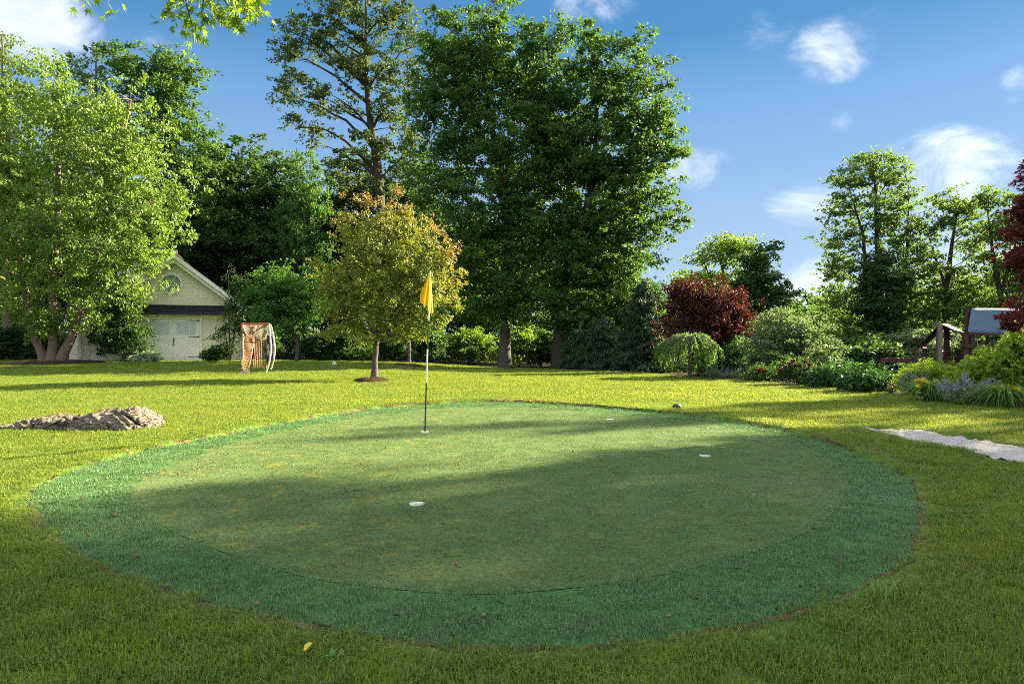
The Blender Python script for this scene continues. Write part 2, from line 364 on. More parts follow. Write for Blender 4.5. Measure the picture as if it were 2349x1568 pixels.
tag(link('green_fringe', ring_fill('green_fringe', OUTER, INNER, .0, M['fringe'])), 'blue-green longer turf collar around the putting surface', kind='structure')
tag(link('putting_green', ring_fill('putting_green', INNER, None, .004, M['putt'])), 'olive short-cut putting surface of the practice green', kind='structure')
# raw soil edge between the green and the lawn
def soil_edge():
    n = len(OUTER); c = OUTER.mean(0); out = unit(OUTER-c); V = []; r = np.random.default_rng(3)
    ang = np.arctan2(*(OUTER-c).T[::-1])
    for k, (o, zz) in enumerate(((-.03, -.03), (.0, .012), (.05, .04), (.12, .05), (.2, -.05))):
        w = 1+.5*np.sin(ang*9)+.4*np.sin(ang*23+1)+r.normal(0, .25, n); w = np.clip(w, .1, 2.2)
        p = OUTER+out*(o*w)[:, None]
        o_far = .35+.65*ss(5.5, 8.5, OUTER[:, 1]); p = OUTER+out*(o*w*o_far)[:, None]
        h = (.12+.88*ss(5.5, 8.5, OUTER[:, 1]))*(.75+.6*np.clip(np.sin(ang-.2), 0, 1)*np.clip(np.cos(ang-.9), 0, 1))
        V.append(np.concatenate((p, (zz*h+r.normal(0, .006, n))[:, None]), 1))
    V = np.concatenate(V); Fs = [(q*n+i, q*n+(i+1) % n, (q+1)*n+(i+1) % n, (q+1)*n+i) for q in range(4) for i in range(n)]
    tag(link('soil_edge', mesh_np('soil_edge', V, Fs, M['soil'], True)), 'bare brown soil lip where the lawn meets the green', kind='structure')
soil_edge()
# sand of the bunker, raked and footmarked
def bunker():
    xs = np.arange(TRAP[:, 0].min()-.1, TRAP[:, 0].max()+.1, .06); ys = np.arange(TRAP[:, 1].min()-.1, TRAP[:, 1].max()+.1, .06)
    def z(x, y):
        b = np.array([mnoise.fractal(Vector((a*3.2, c*3.2, 4.0)), 1.0, 2.0, 4) for a, c in zip(x, y)])
        return .022+.05*b-.02*ss(0, .5, edge_dist(x, y, TRAP))
    tag(link('sand_bunker', grid_mesh('sand_bunker', xs, ys, z, lambda x, y: inside(x, y, TRAP) | (edge_dist(x, y, TRAP) < .08), M['sand'])), 'pale grey sand bunker lying in the lawn beyond the green', kind='structure')
bunker()
def flower_bed():
    ys = np.linspace(11, 27, 40); V = []
    for k in range(8):
        for y in ys:
            x = np.interp(y, _BY, _BX)+.02+k*.55; V.append((x, y, float(gz(x, y))+(-.05 if k in (0, 7) else .035)+.03*math.sin(y*7+k*3)))
    n = len(ys); Fs = [(k*n+i, (k+1)*n+i, (k+1)*n+i+1, k*n+i+1) for k in range(7) for i in range(n-1)]
    tag(link('flower_bed', mesh_np('flower_bed', V, Fs, M['mulch'], True)), 'dark mulched soil of the flower border', kind='structure')
flower_bed()
for k, (x, y, rr) in enumerate(MULCH_RINGS):
    V = []; r = np.random.default_rng(k); n = 40
    for q, (f, h) in enumerate(((1, -.04), (.85, .05), (.6, .11), (.3, .13))):
        for i in range(n):
            a = i*2*math.pi/n; w = rr*f*(1+.1*math.sin(3*a+k)+r.normal(0, .03)); px, py = x+w*math.cos(a), y+w*math.sin(a)
            V.append((px, py, float(gz(px, py))+h*(1 if rr < 2 else 1.5)+r.normal(0, .012)))
    V.append((x, y, float(gz(x, y))+.13)); Fs = [(q*n+i, q*n+(i+1) % n, (q+1)*n+(i+1) % n, (q+1)*n+i) for q in range(3) for i in range(n)]+[(3*n+i, 3*n+(i+1) % n, 4*n) for i in range(n)]
    tag(link('mulch_ring', mesh_np('mulch_ring', V, Fs, M['mulch'], True)), ('dark mulch ring under the orange-tipped tree', 'broad mulch mound under the three-stemmed birch', 'low mulch ring at the far edge of the lawn')[k], kind='structure')

# ------------------------------------------------------------------ grass (geometry nodes, uncountable)
def blade_clump(name, n, rad, h0, h1, w, mat, seed, lean=.5):
    r = np.random.default_rng(seed); a = r.uniform(0, 2*math.pi, n); d = rad*np.sqrt(r.uniform(0, 1, n))
    b = np.stack((d*np.cos(a), d*np.sin(a), np.zeros(n)), 1); hh = r.uniform(h0, h1, n); t = r.uniform(0, 2*math.pi, n)
    side = np.stack((np.cos(t), np.sin(t), 0*t), 1); fw = np.stack((-np.sin(t), np.cos(t), 0*t), 1)
    ln = r.normal(0, lean, n)[:, None]; up = np.array((0, 0, 1.0))
    m = b+up*(hh*.6)[:, None]+fw*ln*(hh*.3)[:, None]; tip = b+up*(hh*(1-.25*np.abs(ln[:, 0])).clip(.4))[:, None]+fw*ln*(hh*.95)[:, None]
    V = np.stack((b-side*w/2, b+side*w/2, m+side*w*.4, m-side*w*.4, tip), 1).reshape(-1, 3); V[:, 2] -= .004
    o = (np.arange(n)*5)[:, None]; T = np.concatenate((o+np.array((0, 1, 2)), o+np.array((0, 2, 3)), o+np.array((3, 2, 4))), 0).astype(np.int32)
    return mesh_np(name, V, T, mat, False, {'rnd': np.repeat(np.clip(r.beta(2, 2.4, n), 0, 1), 5)})
def scatter_gn(name, P, scl, label, meshes, seed):
    r = np.random.default_rng(seed); n = len(P)
    me = bpy.data.meshes.new(name); me.vertices.add(n); me.vertices.foreach_set('co', P.astype(np.float32).ravel())
    a = me.attributes.new('rot', 'FLOAT_VECTOR', 'POINT'); rot = np.zeros((n, 3), np.float32); rot[:, 2] = r.uniform(0, 6.28, n); rot[:, :2] = r.normal(0, .08, (n, 2)); a.data.foreach_set('vector', rot.ravel())
    a = me.attributes.new('scl', 'FLOAT_VECTOR', 'POINT'); a.data.foreach_set('vector', scl.astype(np.float32).ravel())
    a = me.attributes.new('idx', 'INT', 'POINT'); a.data.foreach_set('value', r.integers(0, len(meshes), n).astype(np.int32))
    o = link(name, me); tag(o, label, kind='stuff')
    g = bpy.data.node_groups.new(name, 'GeometryNodeTree'); g.interface.new_socket('Geometry', in_out='INPUT', socket_type='NodeSocketGeometry'); g.interface.new_socket('Geometry', in_out='OUTPUT', socket_type='NodeSocketGeometry')
    t = NT(g); gi = t.new('NodeGroupInput'); go = t.new('NodeGroupOutput')
    mp = t.new('GeometryNodeMeshToPoints'); t.l.new(gi.outputs[0], mp.inputs[0])
    jn = t.new('GeometryNodeJoinGeometry')
    for q, m in enumerate(meshes):
        src = bpy.data.objects.new(m.name, m)          # kept out of the scene: only its mesh is used
        oi = t.new('GeometryNodeObjectInfo'); oi.inputs['Object'].default_value = src; oi.inputs['As Instance'].default_value = False
        eq = t.new('FunctionNodeCompare', data_type='INT', operation='EQUAL'); na = t.new('GeometryNodeInputNamedAttribute', data_type='INT'); na.inputs[0].default_value = 'idx'
        t.l.new([s for s in na.outputs if s.enabled][0], eq.inputs[2]); eq.inputs[3].default_value = q
        ip = t.new('GeometryNodeInstanceOnPoints'); t.l.new(mp.outputs[0], ip.inputs['Points']); t.l.new(eq.outputs[0], ip.inputs['Selection']); t.l.new(oi.outputs['Geometry'], ip.inputs['Instance'])
        for an, sk in (('rot', 'Rotation'), ('scl', 'Scale')):
            nv = t.new('GeometryNodeInputNamedAttribute', data_type='FLOAT_VECTOR'); nv.inputs[0].default_value = an; t.l.new([s for s in nv.outputs if s.enabled][0], ip.inputs[sk])
        t.l.new(ip.outputs[0], jn.inputs[0])
    t.l.new(jn.outputs[0], go.inputs[0])
    md = o.modifiers.new('scatter', 'NODES'); md.node_group = g
    return o
def sample(y0, y1, dens, r):
    area_w = lambda y: .86*y+1.2
    n = int(dens*(y1-y0)*2*area_w((y0+y1)/2)); y = np.sqrt(r.uniform(y0*y0, y1*y1, n)) if y0 > 0 else r.uniform(y0, y1, n)
    x = r.uniform(-1, 1, n)*area_w(y); return x, y
def grow_grass():
    r = np.random.default_rng(11)
    lawn_m = [blade_clump('grass_tuft', 70, .105, .026, .068, .005, M['lawn_blade'], 20+i, .75) for i in range(4)]
    P, S = [], []
    for y0, y1, dens, sc in ((1.3, 4.5, 240, 1.0), (4.5, 8, 160, 1.15), (8, 14, 110, 1.3), (14, 24, 60, 1.7), (24, 42.5, 26, 2.3)):
        x, y = sample(y0, y1, dens, r)
        k = inside(x, y, LAWN) & ~inside(x, y, OUTER) & ~(inside(x, y, TRAP))
        k &= edge_dist(x, y, OUTER) > np.where(y < 6, r.uniform(.04, .11, len(x)), r.uniform(-.02, .14, len(x))); k &= edge_dist(x, y, TRAP) > r.uniform(-.05, .1, len(x))
        for mx, my, mr in MULCH_RINGS: k &= np.hypot(x-mx, y-my) > mr*.93
        x, y = x[k], y[k]; z = lawn_z(x, y)
        hv = .75+.5*np.array([mnoise.noise(Vector((a*.9, b*.9, 0))) for a, b in zip(x, y)])
        hv = hv*(.6+.4*ss(.0, .45, edge_dist(x, y, OUTER)))*(.4+.6*ss(.05, .7, edge_dist(x, y, TRAP))); P.append(np.stack((x, y, z), 1)); S.append(np.stack((np.full(len(x), sc), np.full(len(x), sc), r.uniform(.75, 1.2, len(x))*hv), 1))
    scatter_gn('lawn_grass', np.concatenate(P), np.concatenate(S), 'short blades of lawn grass', lawn_m, 5)
    for nm, kind, mat, h0, h1, lab in (('collar_grass', 0, 'fringe_blade', .012, .028, 'dense blue-green turf fibres of the collar'), ('putting_grass', 1, 'putt_blade', .004, .010, 'very short turf fibres of the putting surface')):
        ms = [blade_clump(nm, 170, .085, h0, h1, .0024, M[mat], 40+i+9*kind, .8) for i in range(3)]
        P, S = [], []
        for y0, y1, dens, sc in ((2.3, 5, 210, 1.0), (5, 9, 95, 1.5), (9, 15, 45, 2.2)):
            x, y = sample(y0, y1, dens, r); ii = inside(x, y, INNER); oo = inside(x, y, OUTER)
            k = ii if kind else (oo & ~ii); x, y = x[k], y[k]
            P.append(np.stack((x, y, np.full(len(x), .004*kind)), 1)); S.append(np.stack((np.full(len(x), sc), np.full(len(x), sc), r.uniform(.8, 1.2, len(x))), 1))
        scatter_gn(nm, np.concatenate(P), np.concatenate(S), lab, ms, 6+kind)
grow_grass()

# ------------------------------------------------------------------ leaves and trees
def tpl_kite(w=.62, fold=.16): return np.array([(0, 0, 0), (-w/2, .5, fold), (0, 1, -.05), (w/2, .5, fold)], float), np.array([(0, 2, 1), (0, 3, 2)])
def tpl_oval(w=.5, fold=.1): return np.array([(0, 0, 0), (-w/2, .35, fold), (-w*.36, .72, fold*.7), (0, 1, -.12), (w*.36, .72, fold*.7), (w/2, .35, fold), (0, .5, 0)], float), np.array([(0, 6, 1), (1, 6, 2), (2, 6, 3), (3, 6, 4), (4, 6, 5), (5, 6, 0)])
def tpl_maple(thin=1.0):
    pts = [(0, 0)]
    lob = [(-1.25, .55), (-.62, .92), (0, 1.08), (.62, .92), (1.25, .55)]
    for k, (a, l) in enumerate(lob):
        if k: m = (lob[k-1][0]+a)/2; pts.append((math.sin(m)*.36/thin, .12+math.cos(m)*.36/thin))
        pts.append((math.sin(a)*l*.8, .12+math.cos(a)*l*.86))
    V = [(x, y, -.12*abs(x)) for x, y in pts]+[(0, .3, .04)]; n = len(pts)
    return np.array(V), np.array([(i, (i+1) % n, n) for i in range(n)][::-1])
def scatter_leaves(tpl, P, T, N, S):
    V, Fc = tpl; T = unit(T); N = unit(N-(N*T).sum(1, keepdims=True)*T); X = np.cross(T, N); k = len(V)
    W = P[:, None]+S[:, None, None]*(V[None, :, 0:1]*X[:, None]+V[None, :, 1:2]*T[:, None]+V[None, :, 2:3]*N[:, None])
    Q = (np.arange(len(P))*k)[:, None, None]+Fc[None]
    return W.reshape(-1, 3), Q.reshape(-1, Fc.shape[1]).astype(np.int32), k
def clumps(r, lobes, n, shell=.5, ragged=.16):
    L = np.array(lobes, float); w = L[:, 3]*L[:, 4]*L[:, 5]
    w = w**.8; w /= w.sum(); k = r.choice(len(L), n, p=w); d = unit(r.normal(0, 1, (n, 3)))
    rad = (shell+(1-shell)*r.uniform(0, 1, n)**.55)*(1+r.normal(0, ragged, n)).clip(.5, 1.3)
    return L[k, :3]+d*rad[:, None]*L[k, 3:6], k, L
def crown_mesh(name, r, C, kk, L, mat, lpc, leaf, crad, flatz=.5, droop=.3, tpl=None, tipdir=None, jit=.5, up=.7, rnd=.75):
    n = len(C); m = r.poisson(lpc, n).clip(4); idx = np.repeat(np.arange(n), m); tot = len(idx)
    cs = crad*r.uniform(.6, 1.35, n); ns = 6; sub = r.normal(0, .46, (n, ns, 3)); off = (sub[idx, r.integers(0, ns, tot)]+r.normal(0, .15, (tot, 3)))*cs[idx][:, None]; off[:, 2] *= flatz
    outw = unit(C-L[kk, :3]); off[:, 2] -= droop*.35*np.hypot(off[:, 0], off[:, 1])
    P = C[idx]+off
    T = unit(r.normal(0, 1, (tot, 3))+unit(off)*.8+np.array((0, 0, -droop*1.6))); N = r.normal(0, rnd, (tot, 3))+np.array((0, 0, up))+outw[idx]*.5
    S = leaf*r.uniform(.65, 1.25, tot)
    W, Q, k = scatter_leaves(tpl or tpl_kite(), P, T, N, S)
    cr = r.uniform(0, 1, n); rd = np.clip(.55*r.uniform(0, 1, tot)+.45*cr[idx], 0, 1); at_ = {'rnd': np.repeat(rd, k)}
    if tipdir is not None:
        at_['tip'] = np.repeat(np.clip(tipdir(P, r), 0, 1), k)
    return mesh_np(name, W, Q, mat, False, at_)
def limbs(r, trunks, C, K, first, slope=.9, tw=.012, limb_r=.5):
    """limbs out to K spread crown points, twigs from the limbs to every clump"""
    out = []; far = [int(r.integers(len(C)))]; dist = np.linalg.norm(C-C[far[0]], axis=1)
    for _ in range(min(K, len(C))-1):
        i = int(dist.argmax()); far.append(i); dist = np.minimum(dist, np.linalg.norm(C-C[i], axis=1))
    nodes, nr = [], []
    for i in far:
        best = None
        for P, R in trunks:
            e = C[i]; fz = P[:, 2]; top = fz.max(); zt = np.clip(e[2]-slope*np.hypot(*(e[:2]-P[-1, :2])), first, top*.97)
            p = np.array([np.interp(zt, fz, P[:, q]) for q in range(3)]); rr = float(np.interp(zt, fz, R)); dd = np.linalg.norm(e-p)
            if best is None or dd < best[0]: best = (dd, p, rr)
        dd, p, rr = best; e = p+(C[i]-p)*.88; c = p+(e-p)*.5+np.array((0, 0, .14*dd))+r.normal(0, .06*dd, 3)
        B = bez(p, c, e, 8); B[1:-1] += r.normal(0, .012*dd, (6, 3)); a = min(rr*.75, limb_r*(.02*dd+.03))
        Rr = np.linspace(a, max(.012, a*.15), 8); out.append((B, Rr)); nodes.append(B[1:]); nr.append(Rr[1:])
    for P, R in trunks:
        nodes.append(P[P[:, 2] > first]); nr.append(R[P[:, 2] > first])
    NN = np.concatenate(nodes); RR = np.concatenate(nr); twigs = []
    for c in C:
        d = np.linalg.norm(NN-c, axis=1)+.6*np.clip(NN[:, 2]-c[2]+.2, 0, None); j = int(d.argmin()); p = NN[j]; q = np.linalg.norm(c-p)
        if q < .05: continue
        twigs.append((bez(p, p+(c-p)*.5+np.array((0, 0, .12*q))+r.normal(0, .07*q, 3), c, 4), np.linspace(min(RR[j]*.6, tw*(1+q)), tw*.4, 4)))
    return out, twigs
def build_tree(name, label, cat, base, trunks, lobes, mats, n=300, lpc=90, leaf=.17, crad=.9, K=14, first=2.0, group=None, seed=1, shell=.5,
               flatz=.5, droop=.3, tpl=None, tipdir=None, ragged=.16, slope=.9, tw=.012, sides=9, up=.7, rnd=.75, limb_r=.5, extra=None):
    """trunks and lobes in world coordinates; the parts are local to an Empty at the base"""
    r = np.random.default_rng(seed); base = np.asarray(base, float)
    root = empty(name, base, label, cat, group)
    tr = [(np.asarray(P, float)-base, np.asarray(R, float)) for P, R in trunks]
    lb = [(l[0]-base[0], l[1]-base[1], l[2]-base[2], l[3], l[4], l[5]) for l in lobes]
    C, kk, L = clumps(r, lb, n, shell, ragged); low = C[:, 2] > .15; C, kk = C[low], kk[low]
    lm, tg = limbs(r, tr, C, K, first, slope, tw, limb_r)
    fine = []
    for P, R in tr:
        t = np.linspace(0, 1, len(P)); u = np.linspace(0, 1, 18); q = np.stack([np.interp(u, t, P[:, i]) for i in range(3)], 1)
        rr = np.interp(u, t, R); q[1:-1, :2] += r.normal(0, 1, (16, 2))*rr[1:-1, None]*.12; rr[0] *= 1.35; rr[1] *= 1.08
        q[0, 2] -= .12; fine.append((q, rr))
    V, Q = tubes_quads(fine, sides); link('trunk', mesh_np('trunk', V, Q, mats[0], True), root)
    V, Q = tubes_quads(lm, 6); V2, Q2 = tubes_quads(tg, 3) if tg else (np.zeros((0, 3)), np.zeros((0, 4), np.int32))
    link('branches', mesh_np('branches', np.concatenate((V, V2)), np.concatenate((Q, Q2+len(V))).astype(np.int32), mats[2] if len(mats) > 2 else mats[0], True), root)
    link('crown', crown_mesh('crown', r, C, kk, L, mats[1], lpc, leaf, crad, flatz, droop, tpl, tipdir, up=up, rnd=rnd), root)
    return root
def copy_tree(o, loc, scale, rz, label, group=None):
    c = o.copy(); COL.objects.link(c); c.location = tuple(loc); c.rotation_euler = (0, 0, rz); c.scale = scale if isinstance(scale, tuple) else (scale,)*3; c['label'] = label
    if group: c['group'] = group
    for ch in o.children:
        d = ch.copy(); COL.objects.link(d); d.parent = c
    return c
def lob(d, *specs):                                  # (vx, vy, rx, ry[, depth factor, depth offset])
    out = []
    for s in specs:
        p = at(s[0], s[1], d+(s[5] if len(s) > 5 else 0)); k = d/F; out.append((*p, s[2]*k, s[2]*k*(s[4] if len(s) > 4 else .9), s[3]*k))
    return out
def stem(d, base, *pts):                             # trunk line through measured points (vx, vy, radius)
    P = [base]+[at(x, y, d+(i*.05)) for i, (x, y, _) in enumerate(pts[1:], 1)]
    P[0] = np.asarray(base, float); return np.array(P), np.array([p[2] for p in pts])

M['bark_dark'] = bark('dark_bark', (.022, .017, .013), (.065, .052, .040)); M['bark_grey'] = bark('grey_brown_bark', (.045, .040, .034), (.115, .10, .086))
M['bark_birch'] = bark('birch_bark', (.07, .05, .036), (.26, .19, .14), 2.0, .6, 1.0); M['bark_pale'] = bark('pale_bark', (.10, .085, .065), (.24, .20, .16))
M['leaf_birch'] = leafy('birch_leaf', (.060, .135, .018), (.145, .225, .035), .42, (.26, .42, .04), .45, .4)
M['leaf_maple'] = leafy('maple_leaf', (.022, .068, .012), (.056, .120, .020), .38, (.14, .29, .018), .5, .3)
M['leaf_oak'] = leafy('oak_leaf', (.030, .062, .016), (.065, .105, .026), .34, (.16, .24, .03))
M['leaf_dark'] = leafy('dark_leaf', (.018, .050, .014), (.040, .090, .022), .35, (.10, .22, .02))
M['leaf_mid'] = leafy('mid_leaf', (.030, .095, .022), (.06, .14, .035), .42, (.15, .34, .03))
M['leaf_bright'] = leafy('bright_leaf', (.06, .14, .018), (.13, .20, .03), .48, (.28, .45, .03))
M['leaf_airy'] = leafy('airy_leaf', (.045, .10, .022), (.09, .15, .035), .42, (.20, .34, .04))
M['leaf_grey'] = leafy('grey_green_leaf', (.055, .10, .045), (.12, .165, .085), .35, (.20, .32, .08))
M['leaf_cherry'] = leafy('olive_leaf', (.080, .145, .018), (.155, .20, .03), .4, (.30, .33, .03), .45, .4, tip=(.25, .085, .05), tip2=(.26, .14, .045))
M['leaf_purple'] = leafy('purple_leaf', (.026, .013, .012), (.058, .021, .017), .30, (.14, .034, .02), .6, .15)
M['leaf_red'] = leafy('red_maple_leaf', (.060, .012, .012), (.13, .026, .017), .42, (.34, .05, .02))
M['needle'] = leafy('needle', (.016, .042, .020), (.032, .070, .032), .2, (.05, .12, .04))
M['leaf_weep'] = leafy('weeping_leaf', (.035, .095, .020), (.075, .15, .03), .45, (.18, .38, .03))
M['leaf_glossy'] = leafy('glossy_leaf', (.018, .060, .020), (.045, .11, .035), .25, (.08, .22, .03), .6, .18)
M['leaf_lime'] = leafy('lime_leaf', (.13, .24, .025), (.20, .29, .04), .45, (.40, .58, .05))

def trees():
    # --- three-stemmed birch beside the carriage house
    d = 38.0; b = G(120, 833); b = at(120, 833, d); b[2] = float(gz(b[0], d))+.1
    tr = [stem(d, b+(-.42, 0, 0), (105, 832, .23), (80, 775, .20), (62, 690, .17), (40, 560, .15), (20, 420, .10), (10, 300, .05)),
          stem(d, b+(.05, -.15, 0), (122, 832, .26), (124, 770, .22), (122, 640, .18), (130, 480, .16), (135, 330, .10), (140, 200, .04)),
          stem(d, b+(.5, 0, 0), (137, 832, .26), (165, 765, .24), (205, 640, .19), (240, 520, .16), (268, 380, .11), (300, 230, .04))]
    L = lob(d, (120, 250, 130, 120), (30, 330, 130, 130), (240, 300, 130, 130), (160, 420, 180, 130), (330, 400, 110, 110), (50, 520, 130, 120), (210, 540, 160, 110), (340, 500, 110, 80),
            (110, 660, 120, 75), (230, 640, 100, 70), (30, 700, 70, 40), (90, 735, 55, 25), (190, 720, 60, 28), (300, 620, 70, 45), (-40, 450, 90, 140), (385, 440, 70, 60))
    build_tree('birch_tree', 'large yellow-green birch on three leaning pale trunks beside the carriage house', 'tree', b, tr, L, (M['bark_birch'], M['leaf_birch']), n=640, lpc=100, leaf=.19, crad=.85, K=22, first=3.0, seed=2, shell=.45, flatz=.75, droop=.9, up=.35, rnd=.9, sides=12)
    # --- big maples
    d = 41.0; b = at(1157, 845, d)
    tr = [stem(d, b, (1157, 845, .36), (1159, 720, .29), (1163, 560, .27), (1155, 430, .23), (1130, 300, .16), (1105, 150, .09), (1100, 60, .04)),
          ]
    L = lob(d, (1085, 70, 90, 75), (1010, 160, 70, 75), (1130, 170, 130, 110), (1220, 130, 85, 85), (1040, 280, 105, 100), (1190, 300, 140, 110), (1010, 420, 80, 90), (1120, 450, 130, 110), (1240, 430, 110, 110),
            (1060, 560, 95, 80), (1170, 590, 130, 90), (1260, 580, 100, 90), (1110, 690, 90, 50), (1220, 700, 105, 60), (1060, 720, 60, 30), (1035, 40, 35, 35), (1140, 20, 50, 45), (965, 235, 42, 60), (975, 335, 50, 60), (985, 100, 35, 50), (1275, 90, 45, 50))
    build_tree('maple_tree', 'tallest dense green maple with straight grey trunk, right behind the yellow flag', 'tree', b, tr, L, (M['bark_grey'], M['leaf_maple'], M['bark_dark']), n=600, lpc=150, leaf=.215, crad=1.1, K=24, first=5, seed=3, shell=.5, ragged=.2)
    d = 40.0; b = at(1281, 848, d)
    tr = [stem(d, b, (1281, 848, .36), (1284, 720, .33), (1300, 620, .30), (1330, 540, .26), (1355, 440, .2), (1370, 300, .13), (1370, 150, .05)),
          stem(d, at(1330, 540, d), (1330, 540, .2), (1390, 470, .15), (1440, 380, .09), (1470, 280, .04))]
    L = lob(d, (1340, 130, 55, 60), (1420, 140, 75, 70), (1370, 230, 100, 85), (1480, 240, 75, 85), (1500, 330, 60, 75), (1400, 340, 100, 90), (1310, 350, 70, 80), (1460, 440, 80, 80), (1370, 460, 100, 90), (1500, 490, 65, 60),
            (1535, 505, 40, 35), (1410, 560, 95, 80), (1330, 580, 90, 80), (1440, 640, 60, 70), (1360, 690, 105, 65), (1300, 740, 50, 35), (1530, 290, 32, 40), (1525, 400, 30, 35), (1450, 715, 50, 40), (1250, 250, 60, 80), (1260, 380, 60, 70), (1290, 640, 60, 60))
    build_tree('maple_tree', 'broad sunlit maple on the right of the tall clump, its edge against blue sky', 'tree', b, tr, L, (M['bark_dark'], M['leaf_maple']), n=560, lpc=140, leaf=.215, crad=1.0, K=26, first=5, seed=4, shell=.5, ragged=.2)
    # --- oak
    d = 52.0; b = at(880, 828, d); b[2] = -.1
    tr = [stem(d, b, (880, 828, .5), (878, 640, .42), (872, 470, .37), (865, 380, .33), (853, 300, .27), (843, 240, .22), (838, 160, .15), (840, 60, .09), (838, -40, .04))]
    L = lob(d, (690, 90, 60, 50), (655, 170, 38, 50), (740, 50, 60, 40), (830, 20, 90, 60), (910, 60, 50, 60), (790, 120, 70, 55), (870, 150, 70, 55), (700, 215, 75, 35), (950, 110, 35, 50), (780, 230, 60, 40), (900, 250, 55, 45),
            (690, 290, 45, 28), (735, 310, 50, 30), (960, 200, 40, 60), (930, 330, 45, 45), (840, 340, 70, 40), (790, 390, 50, 40), (900, 410, 50, 40), (655, 110, 30, 30))
    build_tree('oak_tree', 'tall dark open-crowned oak with bare limbs showing against the sky', 'tree', b, tr, L, (M['bark_dark'], M['leaf_oak']), n=340, lpc=80, leaf=.22, crad=.75, K=34, first=9, seed=5, shell=.4, slope=.7, ragged=.15, tw=.022, limb_r=.8)
    # --- tree behind the birch
    d = 52.0; b = at(400, 826, d)
    tr = [stem(d, b, (400, 826, .4), (395, 600, .32), (380, 420, .24), (370, 280, .15), (360, 150, .05))]
    L = lob(d, (300, 150, 55, 50), (355, 190, 70, 75), (410, 160, 50, 45), (400, 260, 65, 60), (330, 300, 80, 70), (440, 330, 55, 55), (400, 400, 90, 80), (440, 470, 60, 60), (380, 540, 90, 60))
    build_tree('maple_tree', 'dark green maple rising behind the birch, twin tops under the overhanging branch', 'tree', b, tr, L, (M['bark_dark'], M['leaf_maple']), n=300, lpc=130, leaf=.23, crad=1.1, K=16, first=5, seed=6, ragged=.2)
    d = 46.0; b = at(20, 828, d)
    tr = [stem(d, b, (20, 828, .35), (15, 600, .28), (10, 300, .16), (5, 80, .05))]
    L = lob(d, (5, 120, 40, 60), (-20, 200, 80, 90), (60, 240, 60, 60), (0, 380, 100, 110), (-60, 560, 110, 120), (40, 600, 80, 100))
    build_tree('birch_tree', 'pale feathery tree at the far left edge, its top below the big cloud', 'tree', b, tr, L, (M['bark_pale'], M['leaf_airy']), n=260, lpc=75, leaf=.2, crad=.9, K=14, first=4, seed=7, droop=.6)
    d = 50.0; b = at(225, 826, d)
    tr = [stem(d, b, (225, 826, .3), (222, 500, .2), (220, 120, .04))]
    build_tree('poplar_tree', 'slim pale green treetop between birch and maple', 'tree', b, tr, lob(d, (225, 170, 40, 60), (215, 280, 60, 90), (180, 170, 40, 45), (225, 450, 70, 120)), (M['bark_pale'], M['leaf_airy']), n=170, lpc=60, leaf=.19, crad=.75, K=10, first=4, seed=8, droop=.6)
    # --- orange-tipped ornamental tree
    d = 22.8; b = G(858, 869); d = b[1]
    tr = [stem(d, b+(0, 0, .06), (858, 870, .115), (861, 820, .095), (865, 770, .085), (872, 690, .07), (880, 600, .045), (885, 520, .02)),
          stem(d, at(865, 775, d), (865, 775, .06), (835, 720, .05), (800, 640, .03), (790, 560, .015)), stem(d, at(866, 770, d), (866, 770, .06), (905, 715, .05), (950, 650, .03), (975, 570, .015))]
    L = lob(d, (885, 560, 95, 85), (805, 545, 45, 50), (975, 570, 55, 60), (825, 640, 90, 75), (960, 650, 85, 70), (900, 690, 105, 70), (785, 690, 55, 50), (1025, 620, 38, 45), (850, 495, 40, 35), (925, 505, 42, 50), (925, 455, 14, 26), (795, 495, 18, 26), (865, 740, 75, 34), (745, 640, 30, 45), (960, 735, 55, 28), (1035, 680, 25, 22), (745, 705, 24, 26), (825, 762, 45, 26), (925, 766, 45, 22), (770, 740, 30, 28), (1000, 735, 30, 22))
    c0 = at(880, 620, d)-b
    def tips(P, r):
        v = (P-c0)/np.array((2.5, 2.3, 2.5)); rad = np.linalg.norm(v, axis=1)
        return .72*ss(.66, 1.15, rad)*ss(-.1, .85, v[:, 2]+.3*v[:, 0]+r.normal(0, .25, len(P)))
    build_tree('plum_tree', 'rounded olive-green tree with orange-pink young tips in a mulch ring', 'tree', b, tr, L, (M['bark_grey'], M['leaf_cherry']), n=470, lpc=72, leaf=.10, crad=.36, K=26, first=1.2, seed=9, shell=.4, flatz=.8, tipdir=tips, ragged=.3, tw=.005, up=.4, rnd=.9)
    # --- young trees at the far lawn edge
    d = 40.0; b = at(680, 829, d); b[2] = float(gz(b[0], d))
    build_tree('young_maple_tree', 'young green tree with slender trunk between goal and orange-tipped tree', 'tree', b, [stem(d, b, (680, 829, .10), (682, 775, .09), (680, 700, .06), (675, 630, .02)), stem(d, at(682, 785, d), (682, 785, .05), (650, 740, .03), (620, 690, .015))],
               lob(d, (655, 680, 65, 50), (700, 690, 45, 50), (610, 690, 50, 40), (650, 730, 75, 35), (730, 640, 25, 45), (640, 635, 45, 25)), (M['bark_grey'], M['leaf_mid']), n=260, lpc=70, leaf=.16, crad=.6, K=14, first=1.4, seed=10)
    d = 42.5; b = at(939, 838, d); b[2] = float(gz(b[0], d))
    build_tree('young_maple_tree', 'young tree in the far mulch ring, mostly behind the orange-tipped tree', 'tree', b, [stem(d, b, (939, 838, .11), (938, 780, .09), (936, 690, .04))],
               lob(d, (940, 720, 60, 45), (900, 700, 50, 45), (985, 730, 40, 40)), (M['bark_grey'], M['leaf_mid']), n=120, lpc=70, leaf=.16, crad=.6, K=8, first=1.4, seed=11)
    # --- purple-leaved tree
    d = 30.0; b = at(1625, 865, d); b[2] = float(gz(b[0], d))
